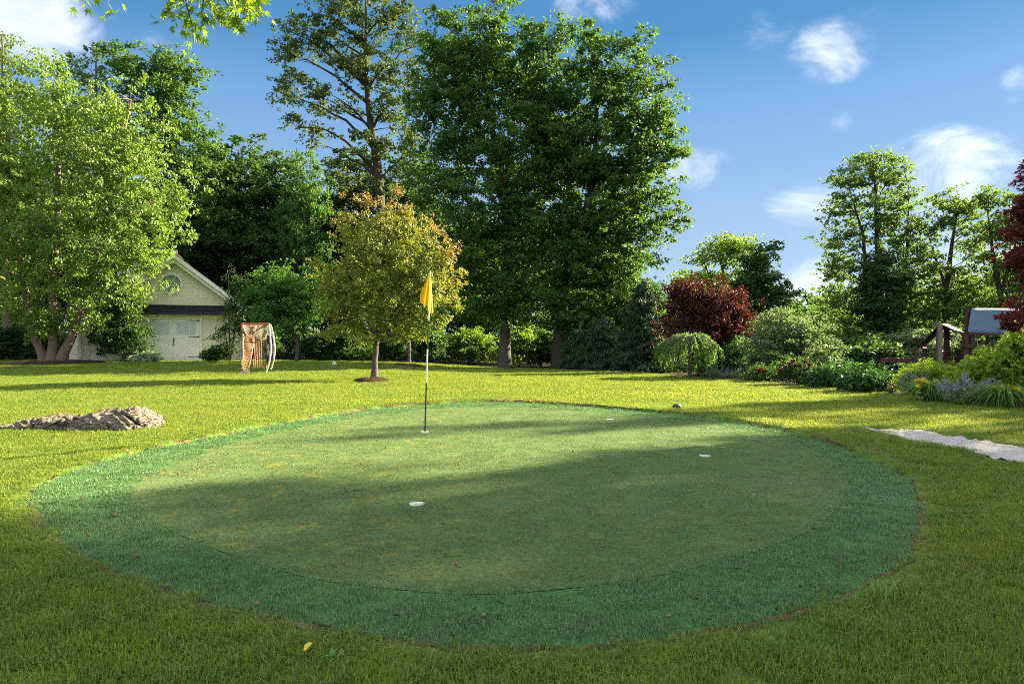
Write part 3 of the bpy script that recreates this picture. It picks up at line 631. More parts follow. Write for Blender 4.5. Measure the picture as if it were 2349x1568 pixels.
    tr = [stem(d, b, (1625, 870, .1), (1622, 810, .08), (1600, 740, .05), (1590, 680, .02)), stem(d, b+(.2, .1, 0), (1635, 870, .09), (1660, 800, .07), (1680, 720, .03))]
    build_tree('purple_plum_tree', 'dark red purple-leaved tree standing behind the weeping tree', 'tree', b, tr, lob(d, (1580, 690, 50, 45), (1645, 700, 60, 50), (1555, 745, 40, 45), (1620, 760, 80, 50), (1690, 755, 42, 45), (1560, 660, 25, 18), (1690, 715, 30, 30), (1640, 810, 70, 35)),
               (M['bark_dark'], M['leaf_purple']), n=330, lpc=80, leaf=.13, crad=.5, K=20, first=1.0, seed=12, flatz=.9, tw=.008, up=.4, rnd=.9)
    # --- trees against the sky on the right
    d = 46.0; b = at(1665, 840, d); b[2] = -.8
    build_tree('airy_tree', 'pale loose-branched tree above the purple-leaved tree', 'tree', b, [stem(d, b, (1665, 840, .2), (1668, 720, .16), (1662, 640, .11), (1650, 580, .05)), stem(d, at(1668, 720, d), (1668, 720, .1), (1630, 640, .06), (1610, 590, .03))],
               lob(d, (1620, 595, 35, 20), (1660, 565, 45, 22), (1690, 590, 35, 30), (1590, 630, 22, 12), (1640, 640, 35, 20), (1700, 560, 30, 15)), (M['bark_pale'], M['leaf_bright']), n=110, lpc=42, leaf=.2, crad=.7, K=14, first=4, seed=13, ragged=.25, limb_r=.9, tw=.02)
    d = 43.0; b = at(1735, 850, d); b[2] = -1.0
    build_tree('yew_tree', 'dense dark green tree with pointed top beside the pale loose tree', 'tree', b, [stem(d, b, (1735, 850, .22), (1735, 700, .14), (1735, 570, .03))],
               lob(d, (1735, 590, 32, 35), (1735, 640, 48, 40), (1740, 690, 62, 40), (1790, 665, 30, 22), (1775, 560, 14, 8), (1700, 660, 30, 30)), (M['bark_dark'], M['leaf_dark']), n=240, lpc=72, leaf=.17, crad=.6, K=14, first=2, seed=14, ragged=.25)
    d = 47.0; b = at(1590, 835, d); b[2] = -.7
    build_tree('airy_tree', 'small bright treetop left of the purple-leaved tree', 'tree', b, [stem(d, b, (1590, 835, .14), (1585, 640, .03))], lob(d, (1580, 630, 32, 22), (1560, 660, 40, 25), (1600, 680, 40, 35)), (M['bark_pale'], M['leaf_bright']), n=70, lpc=60, leaf=.18, crad=.7, K=8, first=2.5, seed=15)
    d = 45.0; b = at(2005, 860, d); b[2] = -2.0
    tr = [stem(d, b, (2005, 860, .26), (2008, 700, .2), (2012, 560, .15), (2010, 450, .1), (2000, 350, .03)), stem(d, b+(-.5, .2, 0), (1985, 860, .2), (1988, 650, .15), (1980, 540, .1), (1950, 440, .03)), stem(d, b+(1.5, .5, 0), (2070, 860, .16), (2080, 600, .1), (2085, 430, .03))]
    L = lob(d, (2000, 365, 55, 30), (1960, 410, 50, 35), (2040, 410, 55, 40), (1925, 460, 45, 30), (2080, 460, 40, 45), (2000, 480, 75, 45), (1920, 540, 45, 35), (2050, 540, 65, 45), (1940, 610, 65, 45), (2090, 600, 40, 50), (1920, 680, 55, 40), (2080, 680, 50, 50), (1960, 730, 80, 50))
    build_tree('tall_airy_tree', 'tallest open-branched backlit tree on the right, several thin trunks', 'tree', b, tr, L, (M['bark_dark'], M['leaf_airy']), n=430, lpc=50, leaf=.2, crad=.72, K=30, first=6, seed=16, flatz=.3, shell=.3, ragged=.22, limb_r=.6, tw=.014)
    d = 43.0; b = at(2020, 865, d); b[2] = -2.0
    build_tree('ivy_clad_tree', 'dense dark ivy-thick tree in front of the tall airy tree', 'tree', b, [stem(d, b, (2020, 865, .2), (2020, 700, .14), (2022, 600, .04))], lob(d, (2020, 620, 40, 40), (2025, 690, 55, 60), (2015, 770, 50, 50), (2060, 650, 25, 30)), (M['bark_dark'], M['leaf_dark']), n=260, lpc=80, leaf=.17, crad=.62, K=12, first=1.5, seed=17)
    d = 44.0; b = at(2165, 860, d); b[2] = -2.0
    tr = [stem(d, b, (2165, 860, .24), (2168, 700, .2), (2178, 600, .14), (2190, 520, .08), (2200, 450, .03)), stem(d, at(2170, 660, d), (2170, 660, .1), (2145, 590, .06), (2130, 540, .03))]
    build_tree('tall_airy_tree', 'open forked tree with one dark trunk left of the blue canopy', 'tree', b, tr, lob(d, (2180, 465, 45, 28), (2220, 500, 40, 35), (2150, 520, 35, 30), (2230, 560, 35, 40), (2130, 600, 40, 40), (2200, 640, 60, 40), (2150, 700, 60, 45), (2240, 700, 45, 50)), (M['bark_dark'], M['leaf_airy']), n=260, lpc=48, leaf=.2, crad=.72, K=20, first=5, seed=18, flatz=.3, shell=.3, ragged=.22, tw=.014)
    d = 42.0; b = at(2300, 860, d); b[2] = -2.0
    tr = [stem(d, b, (2300, 860, .22), (2300, 700, .17), (2280, 600, .11), (2265, 480, .03)), stem(d, at(2300, 660, d), (2300, 660, .1), (2330, 560, .05), (2345, 460, .02))]
    build_tree('tall_airy_tree', 'thin-leaved tree half hidden behind the red maple at the right edge', 'tree', b, tr, lob(d, (2270, 450, 35, 35), (2300, 520, 45, 40), (2345, 470, 40, 40), (2290, 600, 50, 45), (2340, 640, 55, 60), (2280, 690, 50, 40), (2390, 560, 60, 90)), (M['bark_dark'], M['leaf_airy']), n=240, lpc=52, leaf=.2, crad=.75, K=18, first=4.5, seed=19, flatz=.35, shell=.3, ragged=.22)
trees()

# ------------------------------------------------------------------ the wood behind the lawn
def protos_and_wood():
    o = np.zeros(3); line = lambda *p: (np.array([(q[0], q[1], q[2]) for q in p], float), np.array([q[3] for q in p]))
    P = {}
    P['dark'] = build_tree('woodland_tree', 'x', 'tree', o, [line((0, 0, 0, .28), (.1, 0, 6, .22), (-.1, .1, 11, .14), (0, 0, 16, .04))],
        [(0, 0, 15, 2.2, 2.2, 2.2), (-1.6, .5, 12.5, 2.3, 2.3, 2.2), (1.7, -.4, 12, 2.4, 2.4, 2.2), (0, 1.4, 10, 3, 2.6, 2.2), (-2, -.6, 8.5, 2.6, 2.6, 2), (2.2, .3, 8, 2.6, 2.6, 2), (0, -1, 6.5, 3, 2.6, 1.8), (0, 0, 4.6, 3, 2.6, 1.2)],
        (M['bark_dark'], M['leaf_dark']), n=320, lpc=100, leaf=.27, crad=1.0, K=16, first=3, seed=31, ragged=.22, group='trees of the dark wood behind the lawn')
    P['mid'] = build_tree('woodland_tree', 'x', 'tree', o, [line((0, 0, 0, .24), (-.1, 0, 5, .19), (.2, .1, 10, .12), (.1, 0, 15, .03)), line((.1, 0, 4, .14), (1.2, .3, 8, .1), (2, .5, 12.5, .03))],
        [(0, 0, 14, 1.8, 1.8, 2), (1.8, .6, 12, 1.8, 1.8, 1.8), (-1.6, 0, 11, 2, 2, 1.6), (.2, -1, 9, 2.4, 2.2, 1.5), (2, .5, 8.4, 2, 2, 1.4), (-1.8, .8, 7.2, 2.2, 2.2, 1.4), (.5, 0, 5.6, 2.6, 2.4, 1.2)],
        (M['bark_pale'], M['leaf_mid']), n=250, lpc=60, leaf=.25, crad=.9, K=18, first=3, seed=32, ragged=.24, group='trees of the dark wood behind the lawn')
    spots = [  # proto, vx, top vy, distance, width factor, label
        ('dark', 470, 330, 60, 1.05, 'dark woodland tree just right of the birch crown'), ('dark', 548, 318, 57, 1.15, 'dark woodland tree above the carriage house gable'),
        ('dark', 625, 350, 60, 1.1, 'dark woodland tree behind the goal, second from the gable'), ('mid', 695, 330, 54, .62, 'thin pale-stemmed tree in front of the dark wood left of the oak'),
        ('dark', 760, 415, 62, 1.3, 'dark woodland tree left of the oak trunk'), ('dark', 825, 345, 60, 1.0, 'woodland tree right behind the oak trunk'),
        ('dark', 935, 350, 60, 1.0, 'dark woodland tree filling between oak and tall maple'), ('mid', 1005, 470, 55, .8, 'forked pale-stemmed tree showing through beside the tall maple'),
        ('dark', 1075, 500, 60, 1.3, 'dark woodland tree left behind the tall maple'), ('mid', 1210, 480, 60, 1.2, 'woodland tree between the two big maples'),
        ('dark', 1300, 520, 58, 1.3, 'dark woodland tree behind the sunlit maple'), ('mid', 1400, 560, 56, 1.3, 'woodland tree under the right side of the sunlit maple'),
        ('dark', 1470, 640, 52, 1.4, 'low dark woodland tree at the right foot of the big maples'), ('mid', 1845, 700, 60, 1.6, 'low tree under the white cloud right of the yew'),
        ('mid', 1925, 690, 58, 1.3, 'woodland tree left behind the tall airy tree'), ('mid', 2110, 660, 58, 1.3, 'woodland tree behind the wooden playset frame'),
        ('dark', 2235, 640, 60, 1.4, 'dark woodland tree behind the blue canopy'), ('dark', 2340, 600, 56, 1.4, 'dark woodland tree behind the red maple'),
        ('dark', -70, 300, 58, 1.2, 'woodland tree behind the far left birch'), ('dark', 60, 360, 58, 1.2, 'dark woodland tree behind the three-stemmed birch'),
        ('dark', 170, 400, 60, 1.2, 'woodland tree behind the middle of the birch crown'), ('mid', 290, 420, 58, 1.2, 'woodland tree behind the carriage house roof')]
    used = set()
    for k, (p, vx, vy, d, wf, lab) in enumerate(spots):
        b = at(vx, 835, d); b[2] = float(gz(b[0], d))-.1; h = H+(CY-vy)/F*d-b[2]; s = h/(17.2 if p == 'dark' else 16.2)
        rz = k*1.9
        if p not in used:
            t = P[p]; used.add(p); t.location = tuple(b); t.scale = (s*wf, s*wf, s); t.rotation_euler = (0, 0, rz); t['label'] = lab
        else: copy_tree(P[p], b, (s*wf, s*wf, s), rz, lab)
    return P
PROTO = protos_and_wood()
def far_woods():
    r = np.random.default_rng(77); C, S = [], []
    for k in range(1500):
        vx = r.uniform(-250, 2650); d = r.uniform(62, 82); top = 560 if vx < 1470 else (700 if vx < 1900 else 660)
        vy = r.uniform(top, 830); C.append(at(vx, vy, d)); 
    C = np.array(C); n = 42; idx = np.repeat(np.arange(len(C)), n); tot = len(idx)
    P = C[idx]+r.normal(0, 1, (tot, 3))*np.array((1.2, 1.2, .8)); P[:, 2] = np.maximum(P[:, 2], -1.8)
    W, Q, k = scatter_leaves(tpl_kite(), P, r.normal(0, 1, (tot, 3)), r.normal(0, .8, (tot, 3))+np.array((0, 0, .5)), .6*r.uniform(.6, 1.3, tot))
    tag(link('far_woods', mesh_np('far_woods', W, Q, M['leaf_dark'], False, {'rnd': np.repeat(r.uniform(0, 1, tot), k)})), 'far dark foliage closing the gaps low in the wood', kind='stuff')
far_woods()

def shrubs():
    o = np.zeros(3); line = lambda *p: (np.array([(q[0], q[1], q[2]) for q in p], float), np.array([q[3] for q in p])); P = {}
    st = [line((0, 0, 0, .04), (-.3, .1, 1.0, .03), (-.5, .1, 2.0, .01)), line((.05, 0, 0, .04), (.3, -.1, 1.1, .03), (.5, 0, 2.1, .01)), line((0, .05, 0, .04), (0, .2, 1.2, .03), (0, .2, 2.4, .01))]
    L = [(-.6, 0, 1.6, .8, .8, .7), (.6, .1, 1.7, .8, .8, .7), (0, .2, 2.2, .8, .8, .6), (0, -.3, 1.0, 1.1, .9, .7), (-.9, .2, .7, .6, .6, .5), (.9, -.1, .7, .6, .6, .5)]
    kw = dict(n=150, lpc=62, crad=.42, K=12, first=.3, slope=.8, tw=.008, sides=5)
    for nm, mt, lf, sd in (('dark', 'leaf_dark', .15, 51), ('mid', 'leaf_mid', .15, 52), ('bright', 'leaf_bright', .15, 53), ('grey', 'leaf_grey', .11, 54)):
        P[nm] = build_tree('shrub', 'x', 'shrub', o, st, L, (M['bark_dark'], M[mt]), leaf=lf, seed=sd, **kw)
    und, rt = 'undergrowth shrubs along the wood edge', 'shrubs behind the flower border'
    spots = [('dark', 585, 740, 46, 1.2, 'dark shrub behind the right end of the carriage house', und), ('dark', 620, 770, 44, 1.2, 'dark shrub behind the orange goal net', und), ('mid', 640, 640, 50, .9, 'tall mid-green shrub behind the young tree', und), ('dark', 730, 760, 45, 1.3, 'dark shrub at the wood edge behind the soccer ball', und),
        ('dark', 790, 740, 46, 1.2, 'shrub at the wood edge left of the orange-tipped tree trunk', und), ('mid', 830, 770, 47, 1.2, 'mid-green shrub glimpsed under the orange-tipped tree', und), ('dark', 900, 770, 46, 1.3, 'dark shrub between two trunks behind the orange-tipped tree', und), ('dark', 985, 750, 45, 1.2, 'dark shrub behind the flagstick', und),
        ('mid', 1020, 770, 48, 1.2, 'mid-green shrub right of the flagstick', und), ('bright', 1085, 745, 47, 1.2, 'sunlit shrub left of the tall maple trunk', und), ('dark', 1085, 790, 43.5, .8, 'small conical dark shrub left of the tall maple trunk', und), ('bright', 1190, 735, 46, 1.1, 'sunlit yellow-green shrub right of the tall maple trunk', und), ('mid', 1240, 750, 47, 1.2, 'mid-green shrub left of the dark second maple trunk', und), ('bright', 1306, 805, 40.5, 1.0, 'small bright shrub at the foot of the dark maple trunk', und),
        ('mid', 1345, 730, 46, 1.3, 'mid-green shrub behind the hemlocks', und), ('dark', 1440, 745, 44, 1.4, 'dark shrub behind the spruce', und),
        ('bright', 1500, 690, 42, 1.0, 'bright bush under the edge of the sunlit maple', und), ('dark', 1540, 780, 31, 1.2, 'dark shrub left of the weeping tree', rt), ('dark', 1640, 800, 29, 1.6, 'dark shrub behind the weeping tree', rt), ('mid', 1700, 775, 28.5, 1.1, 'olive green shrub right of the weeping tree', rt),
        ('grey', 1790, 690, 25.5, 1.15, 'large grey-green arching shrub, the tallest of the border', rt), ('grey', 1850, 725, 25, 1.0, 'grey-green shrub right of the tallest border shrub', rt), ('dark', 1770, 800, 23.5, 1.4, 'low dark shrub under the grey-green shrubs', rt),
        ('dark', 1930, 745, 34, 1.2, 'dark shrub below the ivy-thick tree', rt), ('dark', 1985, 770, 33, 1.3, 'dark shrub left of the swing beam', rt), ('dark', 2040, 755, 36, 1.2, 'dark shrub behind the swing beam', rt), ('grey', 2100, 735, 35, 1.2, 'grey-green dogwood behind the low canopy frame', rt), ('grey', 2175, 720, 36, 1.3, 'grey-green dogwood between the playset towers', rt), ('grey', 2260, 735, 36, 1.3, 'grey-green dogwood below the blue canopy', rt), ('dark', 2340, 720, 34, 1.4, 'dark shrub behind the lime bush at the right edge', rt),
        ('dark', 20, 745, 46, 1.3, 'dark shrub under the far left birch', und), ('dark', 90, 760, 47, 1.3, 'dark shrub behind the birch trunks', und), ('dark', 170, 760, 48, 1.2, 'dark shrub left of the carriage house corner', und), ('dark', -50, 740, 45, 1.3, 'dark shrub at the left edge of the lawn', und)]
    used = set()
    for k, (p, vx, vy, d, wf, lab, gr) in enumerate(spots):
        b = at(vx, 840, d); b[2] = float(gz(b[0], d))-.03; h = H+(CY-vy)/F*d-b[2]; s = max(.3, h/2.85)
        if p not in used: used.add(p); t = P[p]; t.location = tuple(b); t.scale = (s*wf, s*wf, s); t.rotation_euler = (0, 0, k*2.1); t['label'] = lab; t['group'] = gr
        else: copy_tree(P[p], b, (s*wf, s*wf, s), k*2.1, lab, gr)
    # conifers: tiers of drooping branches
    def conifer(lab, vx, vyb, vyt, d, wf, seed, lean=0):
        b = at(vx, vyb, d); b[2] = float(gz(b[0], d))-.05; h = H+(CY-vyt)/F*d-b[2]; r = np.random.default_rng(seed); lo = []
        for z in np.arange(.5, h-.3, h/11):
            w = wf*h*.26*(1-z/h)+.15; m = 5
            for q in range(m):
                a = q*2*math.pi/m+r.uniform(0, 1); lo.append((b[0]+w*.62*math.cos(a), b[1]+w*.62*math.sin(a), b[2]+z, w*.5, w*.5, .16+.03*h))
        lo.append((b[0], b[1], b[2]+h-.3, .12, .12, .35))
        build_tree('spruce_tree', lab, 'conifer', b, [(np.array([b, b+(0, 0, h*.5), b+(lean, 0, h)]), np.array((.13, .09, .015))+.004*h)], lo, (M['bark_dark'], M['needle']), n=300, lpc=95, leaf=.24, crad=.42, K=40, first=.4, slope=-.15, seed=seed, flatz=.35, droop=1.1, tpl=tpl_kite(.2, .03), tw=.006, sides=6)
    conifer('dark spruce with drooping tiers left of the red-leaved tree', 1475, 856, 640, 33, 1.15, 61); conifer('shorter hemlock right of the dark maple trunk', 1385, 852, 720, 36, 1.5, 62); conifer('small hemlock beside the dark maple trunk', 1330, 850, 745, 37, 1.3, 63)
shrubs()

# ------------------------------------------------------------------ carriage house
M['siding'] = simple('cream_clapboard_paint', (.86, .80, .63), .55, .35, var=.04, scale=2, col2=(.83, .76, .59)); M['white'] = simple('white_paint', (.90, .895, .86), .45, .4, var=.03, scale=3)
M['shingle'] = simple('charcoal_shingle', (.045, .047, .055), .85, .2, var=.3, scale=14, bump=.4, bscale=60); M['iron'] = simple('black_iron', (.012, .012, .013), .45, .5, var=.1)
M['pane'] = simple('curtained_pane', (.62, .68, .70), .08, .6, var=.1, scale=1.5, col2=(.50, .57, .59)); M['pane_dim'] = simple('grey_green_pane', (.25, .34, .33), .08, .6, var=.2, scale=2.5, col2=(.14, .20, .20))  # dim pane: mottled grey-green in the base colour, smooth surface
M['slab'] = simple('pale_paving', (.34, .32, .28), .9, .2, scale=5, bump=.3)
def carriage_house():
    d = 42.0; k = d/F; zb = float(gz(-21, d))-.02
    root = empty('carriage_house', (-20.77, d, zb), 'cream clapboard carriage house with white barn doors and round gable window', 'building', None, math.radians(19))
    X = lambda vx: (vx-400)*k; Z = lambda vy: H+(CY-vy)*k-zb
    x0, x1, ridge, eave, zp = X(207), X(547), Z(590), Z(712), Z(700)
    core = MB(); core.box((x0+.02, .14, 0), (x1-.02, 9, zp)); core.prism([(X(240), eave), (X(560), eave), (0, ridge-.12)], .14, 9)
    wall = core.obj('wall', M['siding'], root)
    shared = {}
    def board(xa, xb, z, h):
        key = (round(xa, 2), round(xb, 2))
        if key not in shared:
            m = MB(); m.prism([(0, 0), (1, 0), (1, 1), (0, 1)], 0, 0); me = bpy.data.meshes.new('clapboard')
            V = [(xa, .108, 0), (xb, .108, 0), (xb, .14, 0), (xa, .14, 0), (xa, .128, h+.012), (xb, .128, h+.012), (xb, .14, h+.012), (xa, .14, h+.012)]
            me = mesh_np('clapboard', V, [(0, 3, 2, 1), (4, 5, 6, 7), (0, 1, 5, 4), (1, 2, 6, 5), (2, 3, 7, 6), (3, 0, 4, 7)], M['siding']); shared[key] = me
        o = link('clapboard', shared[key], wall); o.location = (0, 0, z)
    h = .128; z = .12
    dl, dr = X(340)-.16, X(452)+.16
    while z < Z(722):
        if z < Z(730): board(x0+.1, dl, z, h); board(dr, x1-.1, z, h)
        else: board(x0+.1, x1-.1, z, h)
        z += h
    z = zp
    while z < ridge-.55:
        w = (ridge-.45-z)/(ridge-eave)*(X(560)-0); board(-w, w, z, h); z += h
    m = MB(); m.box((x0, .05, 0), (x0+.16, .2, zp-.5)); m.obj('corner_board', M['white'], wall); m = MB(); m.box((x1-.16, .05, 0), (x1, .2, zp-.5)); m.obj('corner_board', M['white'], wall)
    # main roof, rakes
    sl = (ridge-eave)/X(560); ex = X(566)
    for s in (-1, 1):
        m = MB(); a = (0, ridge+.02); b = (s*ex, ridge-sl*ex+.02); m.prism([a, b, (b[0], b[1]+.16), (0, a[1]+.2)] if s > 0 else [(0, a[1]+.2), (b[0], b[1]+.16), b, a], -.42, 9.3)
        rf = m.obj('roof_slope', M['shingle'], root)
        m = MB(); m.prism([(0, ridge+.17), (0, ridge-.10), (s*ex, ridge-sl*ex-.12), (s*ex, ridge-sl*ex+.13)], -.50, -.43); m.obj('rake_board', M['white'], rf)
        m = MB(); m.prism([(0, ridge-.12), (0, ridge-.34), (s*(ex-.1), ridge-sl*ex-.28), (s*(ex-.1), ridge-sl*ex-.1)], -.36, -.28); m.obj('rake_molding', M['white'], rf)
        m = MB(); m.prism([(0, ridge-.02), (0, ridge-.08), (s*ex, ridge-sl*ex-.08), (s*ex, ridge-sl*ex-.02)], -.36, .14); m.obj('soffit', M['white'], rf)
    m = MB(); m.box((-.14, -.44, ridge+.16), (.14, 9.3, ridge+.25)); m.obj('ridge_cap', M['shingle'], root)
    # pent roof over the doors, shingles in courses
    pr = MB(); zt, zl = Z(699), Z(719); xa, xb = X(225), X(566); pr.prism([(xa, zl-.05), (xb, zl-.05), (xb, zl), (xa, zl)], -.62, .14); pent = pr.obj('pent_roof', M['white'], root)
    sh = MB(); r = np.random.default_rng(4); rows = 6
    for q in range(rows):
        y0 = -.66+.72*q/rows; y1 = y0+.72/rows+.03; za = zl+(zt-zl)*q/rows; zc = zl+(zt-zl)*(q+1)/rows; x = xa+(.15 if q % 2 else 0)-.1
        while x < xb:
            w = r.uniform(.24, .36); t = r.uniform(.012, .028); xe = min(x+w-.008, xb+.05)
            sh.add([(x, y0, za), (xe, y0, za), (xe, y1, zc), (x, y1, zc), (x, y0, za+t), (xe, y0, za+t), (xe, y1, zc+.004), (x, y1, zc+.004)], [(0, 3, 2, 1), (4, 5, 6, 7), (0, 1, 5, 4), (1, 2, 6, 5), (2, 3, 7, 6), (3, 0, 4, 7)]); x += w
    tag(sh.obj('shingles', M['shingle'], pent), kind='stuff')
    m = MB(); P = [(xa, -.72, zl-.03), (xb, -.72, zl-.03)]; m.box((xa, -.78, zl-.10), (xb, -.665, zl+.015)); m.obj('gutter', M['iron'], pent)
    m = MB(); m.box((x0+.02, .07, zl-.22), (x1-.02, .139, zl-.06)); m.obj('frieze_board', M['white'], wall)
    # double doors
    dz0, dz1 = .06, Z(731); cx_ = X(396.5); w = X(452)-cx_
    m = MB(); m.box((cx_-w-.17, .03, 0), (cx_-w, .139, dz1+.15)); m.box((cx_+w, .03, 0), (cx_+w+.17, .139, dz1+.15)); m.box((cx_-w, .03, dz1), (cx_+w, .139, dz1+.15)); m.obj('door_casing', M['white'], root)
    for s in (-1, 1):
        a, b = (cx_+.006, cx_+w-.008) if s > 0 else (cx_-w+.008, cx_-.006); m = MB(); m.box((a, .075, dz0), (b, .137, dz1-.008)); 
        st = .155
        for bx in (((a, .045, dz0), (a+st, .075, dz1-.008)), ((b-st, .045, dz0), (b, .075, dz1-.008)), ((a+st, .045, dz1-.17), (b-st, .075, dz1-.008)), ((a+st, .045, dz0), (b-st, .075, dz0+.3)), ((a+st, .045, dz0+1.30), (b-st, .075, dz0+1.52))): m.box(*bx)
        dr_ = m.obj('door', M['white'], root)
        pa, pb, za, zc = a+st+.03, b-st-.03, dz0+.32, dz0+1.28
        for (p, q, yy) in (((pa, .05, za), (pb, .05, zc), 0), ((pa, .056, zc), (pb, .056, za), 1)):
            m = MB(); m.beam((p[0], .06+.004*yy, p[2]), (q[0], .06+.004*yy, q[2]), .03, .09, (0, 1, 0)); 
            V = Vector((q[0]-p[0], 0, q[2]-p[2])).normalized(); m = MB(); n_ = Vector((-V.z, 0, V.x))*.055
            c4 = [(p[0]+n_.x, p[2]+n_.z), (p[0]-n_.x, p[2]-n_.z), (q[0]-n_.x, q[2]-n_.z), (q[0]+n_.x, q[2]+n_.z)]; m.prism(c4, .050+.004*yy, .076); m.obj('cross_brace', M['white'], dr_)
        wa, wb, wz0, wz1 = a+st+.02, b-st-.02, dz0+1.56, dz1-.19; cw, chh = (wb-wa)/3, (wz1-wz0)/2
        m = MB()
        for i in range(1, 3): m.box((wa+cw*i-.018, .052, wz0), (wa+cw*i+.018, .0745, wz1))
        m.box((wa, .050, wz0+chh-.018), (wb, .0735, wz0+chh+.018)); m.obj('muntin', M['white'], dr_)
        for i in range(3):
            for j in range(2):
                m = MB(); m.box((wa+cw*i+.022, .066, wz0+chh*j+.022), (wa+cw*(i+1)-.022, .0735, wz0+chh*(j+1)-.022)); m.obj('pane', M['pane'], dr_)
        for hz in (dz0+.22, dz0+1.45, dz1-.1):
            m = MB(); e = b if s > 0 else a; m.prism([(e+s*.02, hz+.05), (e-s*.06, hz+.05), (e-s*.10, hz+.02), (e-s*.60, hz+.013), (e-s*.62, hz), (e-s*.60, hz-.013), (e-s*.10, hz-.02), (e-s*.06, hz-.05), (e+s*.02, hz-.05)], .028, .044); m.obj('strap_hinge', M['iron'], dr_)
        if s > 0:
            m = MB(); hx = a+.05; m.box((hx-.035, .02, dz0+1.27), (hx+.035, .045, dz0+1.38)); m.tube([(hx, .03, dz0+1.22), (hx, -.03, dz0+1.18), (hx, -.035, dz0+1.0), (hx, .03, dz0+.90)], [.02, .02, .018, .02], 6); m.box((hx-.03, .025, dz0+1.17), (hx+.03, .045, dz0+1.24)); m.obj('door_handle', M['iron'], dr_)
    # round window
    wx, wz = X(393), Z(650); ro, ri = .655, .53
    def ring(r0, r1, y0, y1, n=36, a0=0, a1=2*math.pi, closed=True):
        m = MB(); V = []; n2 = n if closed else n+1
        for i in range(n2):
            a = a0+(a1-a0)*i/n; c, s_ = math.cos(a), math.sin(a); V += [(r0*c, y0, r0*s_), (r1*c, y0, r1*s_), (r1*c, y1, r1*s_), (r0*c, y1, r0*s_)]
        Fs = []
        for i in range(n if closed else n):
            j = (i+1) % n2
            for q in range(4): Fs.append((i*4+q, i*4+(q+1) % 4, j*4+(q+1) % 4, j*4+q))
        if not closed: Fs += [(0, 1, 2, 3), (n*4+3, n*4+2, n*4+1, n*4)]
        m.add(V, Fs); return m
    win = ring(ri, ro, .0, .105).obj('window', M['white'], root, loc=(wx, 0, wz))
    ring(.17, .205, .035, .085, 24).obj('muntin_ring', M['white'], win)
    for q in range(6):
        a = q*math.pi/3; m = MB(); m.beam((.2*math.cos(a), .06, .2*math.sin(a)), (ri*math.cos(a), .06, ri*math.sin(a)), .03, .045, (0, 1, 0)); m.obj('muntin', M['white'], win)
        ring(.207, ri-.002, .07, .09, 8, a+.06, a+math.pi/3-.06, False).obj('pane', M['pane_dim'], win)
    m = MB(); m.prism([(.168*math.cos(q*math.pi/10), .168*math.sin(q*math.pi/10)) for q in range(20)], .07, .09); m.obj('pane', M['pane_dim'], win)
    # lamps
    lx_, lz = X(518), Z(737); m = MB(); m.box((lx_-.05, .07, lz-.1), (lx_+.05, .10, lz+.12)); m.tube([(lx_, .08, lz+.1), (lx_, -.06, lz+.2), (lx_, -.06, lz+.16)], .015, 6)
    for q in range(6):
        a = q*math.pi/3; m.beam((lx_+.07*math.cos(a), -.06+.07*math.sin(a), lz-.17), (lx_+.11*math.cos(a), -.06+.11*math.sin(a), lz+.07), .015, .015)
    V, Fs = tube([(lx_, -.06, lz+.06), (lx_, -.06, lz+.11), (lx_, -.06, lz+.2)], [.135, .10, .01], 6); m.add(V, Fs); V, Fs = tube([(lx_, -.06, lz-.21), (lx_, -.06, lz-.16)], [.03, .08], 6); m.add(V, Fs)
    ln = m.obj('wall_lantern', M['iron'], root); m = MB(); V, Fs = tube([(lx_, -.06, lz-.16), (lx_, -.06, lz+.06)], [.062, .098], 6); m.add(V, Fs); m.obj('lantern_glass', M['pane_dim'], ln)
    gx_, gz_ = X(393), Z(612); m = MB(); m.tube([(gx_, .1, gz_-.05), (gx_, -.12, gz_+.12), (gx_, -.28, gz_+.06), (gx_, -.3, gz_-.02)], .02, 6); m.tube([(gx_, -.3, gz_+.02), (gx_, -.3, gz_-.1)], [.05, .14], 10); m.obj('gooseneck_lamp', M['iron'], root)
    # upper dormer behind, and the wing to the left
    m = MB(); m.box((X(255), 4.0, eave), (X(366), 7.5, Z(560))); dm = m.obj('dormer_wall', M['white'], root)
    m = MB(); m.prism([(X(245), Z(562)), (X(388), Z(562)), (X(316), Z(505))], 3.6, 7.9); m.obj('dormer_roof', M['shingle'], dm)
    m = MB(); m.box((X(243), 3.55, Z(566)), (X(390), 3.65, Z(557))); m.obj('dormer_trim', M['white'], dm)
    m = MB(); m.box((X(150), 4.4, 0), (x0+1, 8.5, eave-.1)); wg = m.obj('wing_wall', M['siding'], root)
    m = MB(); V = [(X(145), 4.0, eave-.15), (-1, 4.0, eave-.15), (-1, 6.4, ridge-.5), (X(145), 6.4, ridge-.5), (X(145), 8.9, eave-.15), (-1, 8.9, eave-.15)]; m.add(V, [(0, 1, 2, 3), (3, 2, 5, 4), (0, 3, 4), (1, 5, 2), (0, 4, 5, 1)]); m.obj('wing_roof', M['shingle'], wg)
    # ground before the door
    m = MB(); m.box((-.0+root.location.x+X(340)-.1, d-1.0, zb-.1), (root.location.x+X(505), d+.04, zb+.035)); tag(m.obj('paving', M['slab']), 'pale stone paving before the white doors', kind='structure')
    M['mat'] = simple('dark_red_matting', (.10, .04, .03), .95, .1, scale=30); mm = MB(); mx = root.location.x+X(435); r0 = (mx-.5, d-.95, zb+.035); mm.box(r0, (mx+.75, d-.25, zb+.06)); tag(mm.obj('doormat', M['mat']), 'dark red doormat on the paving at the white doors', 'doormat')
carriage_house()
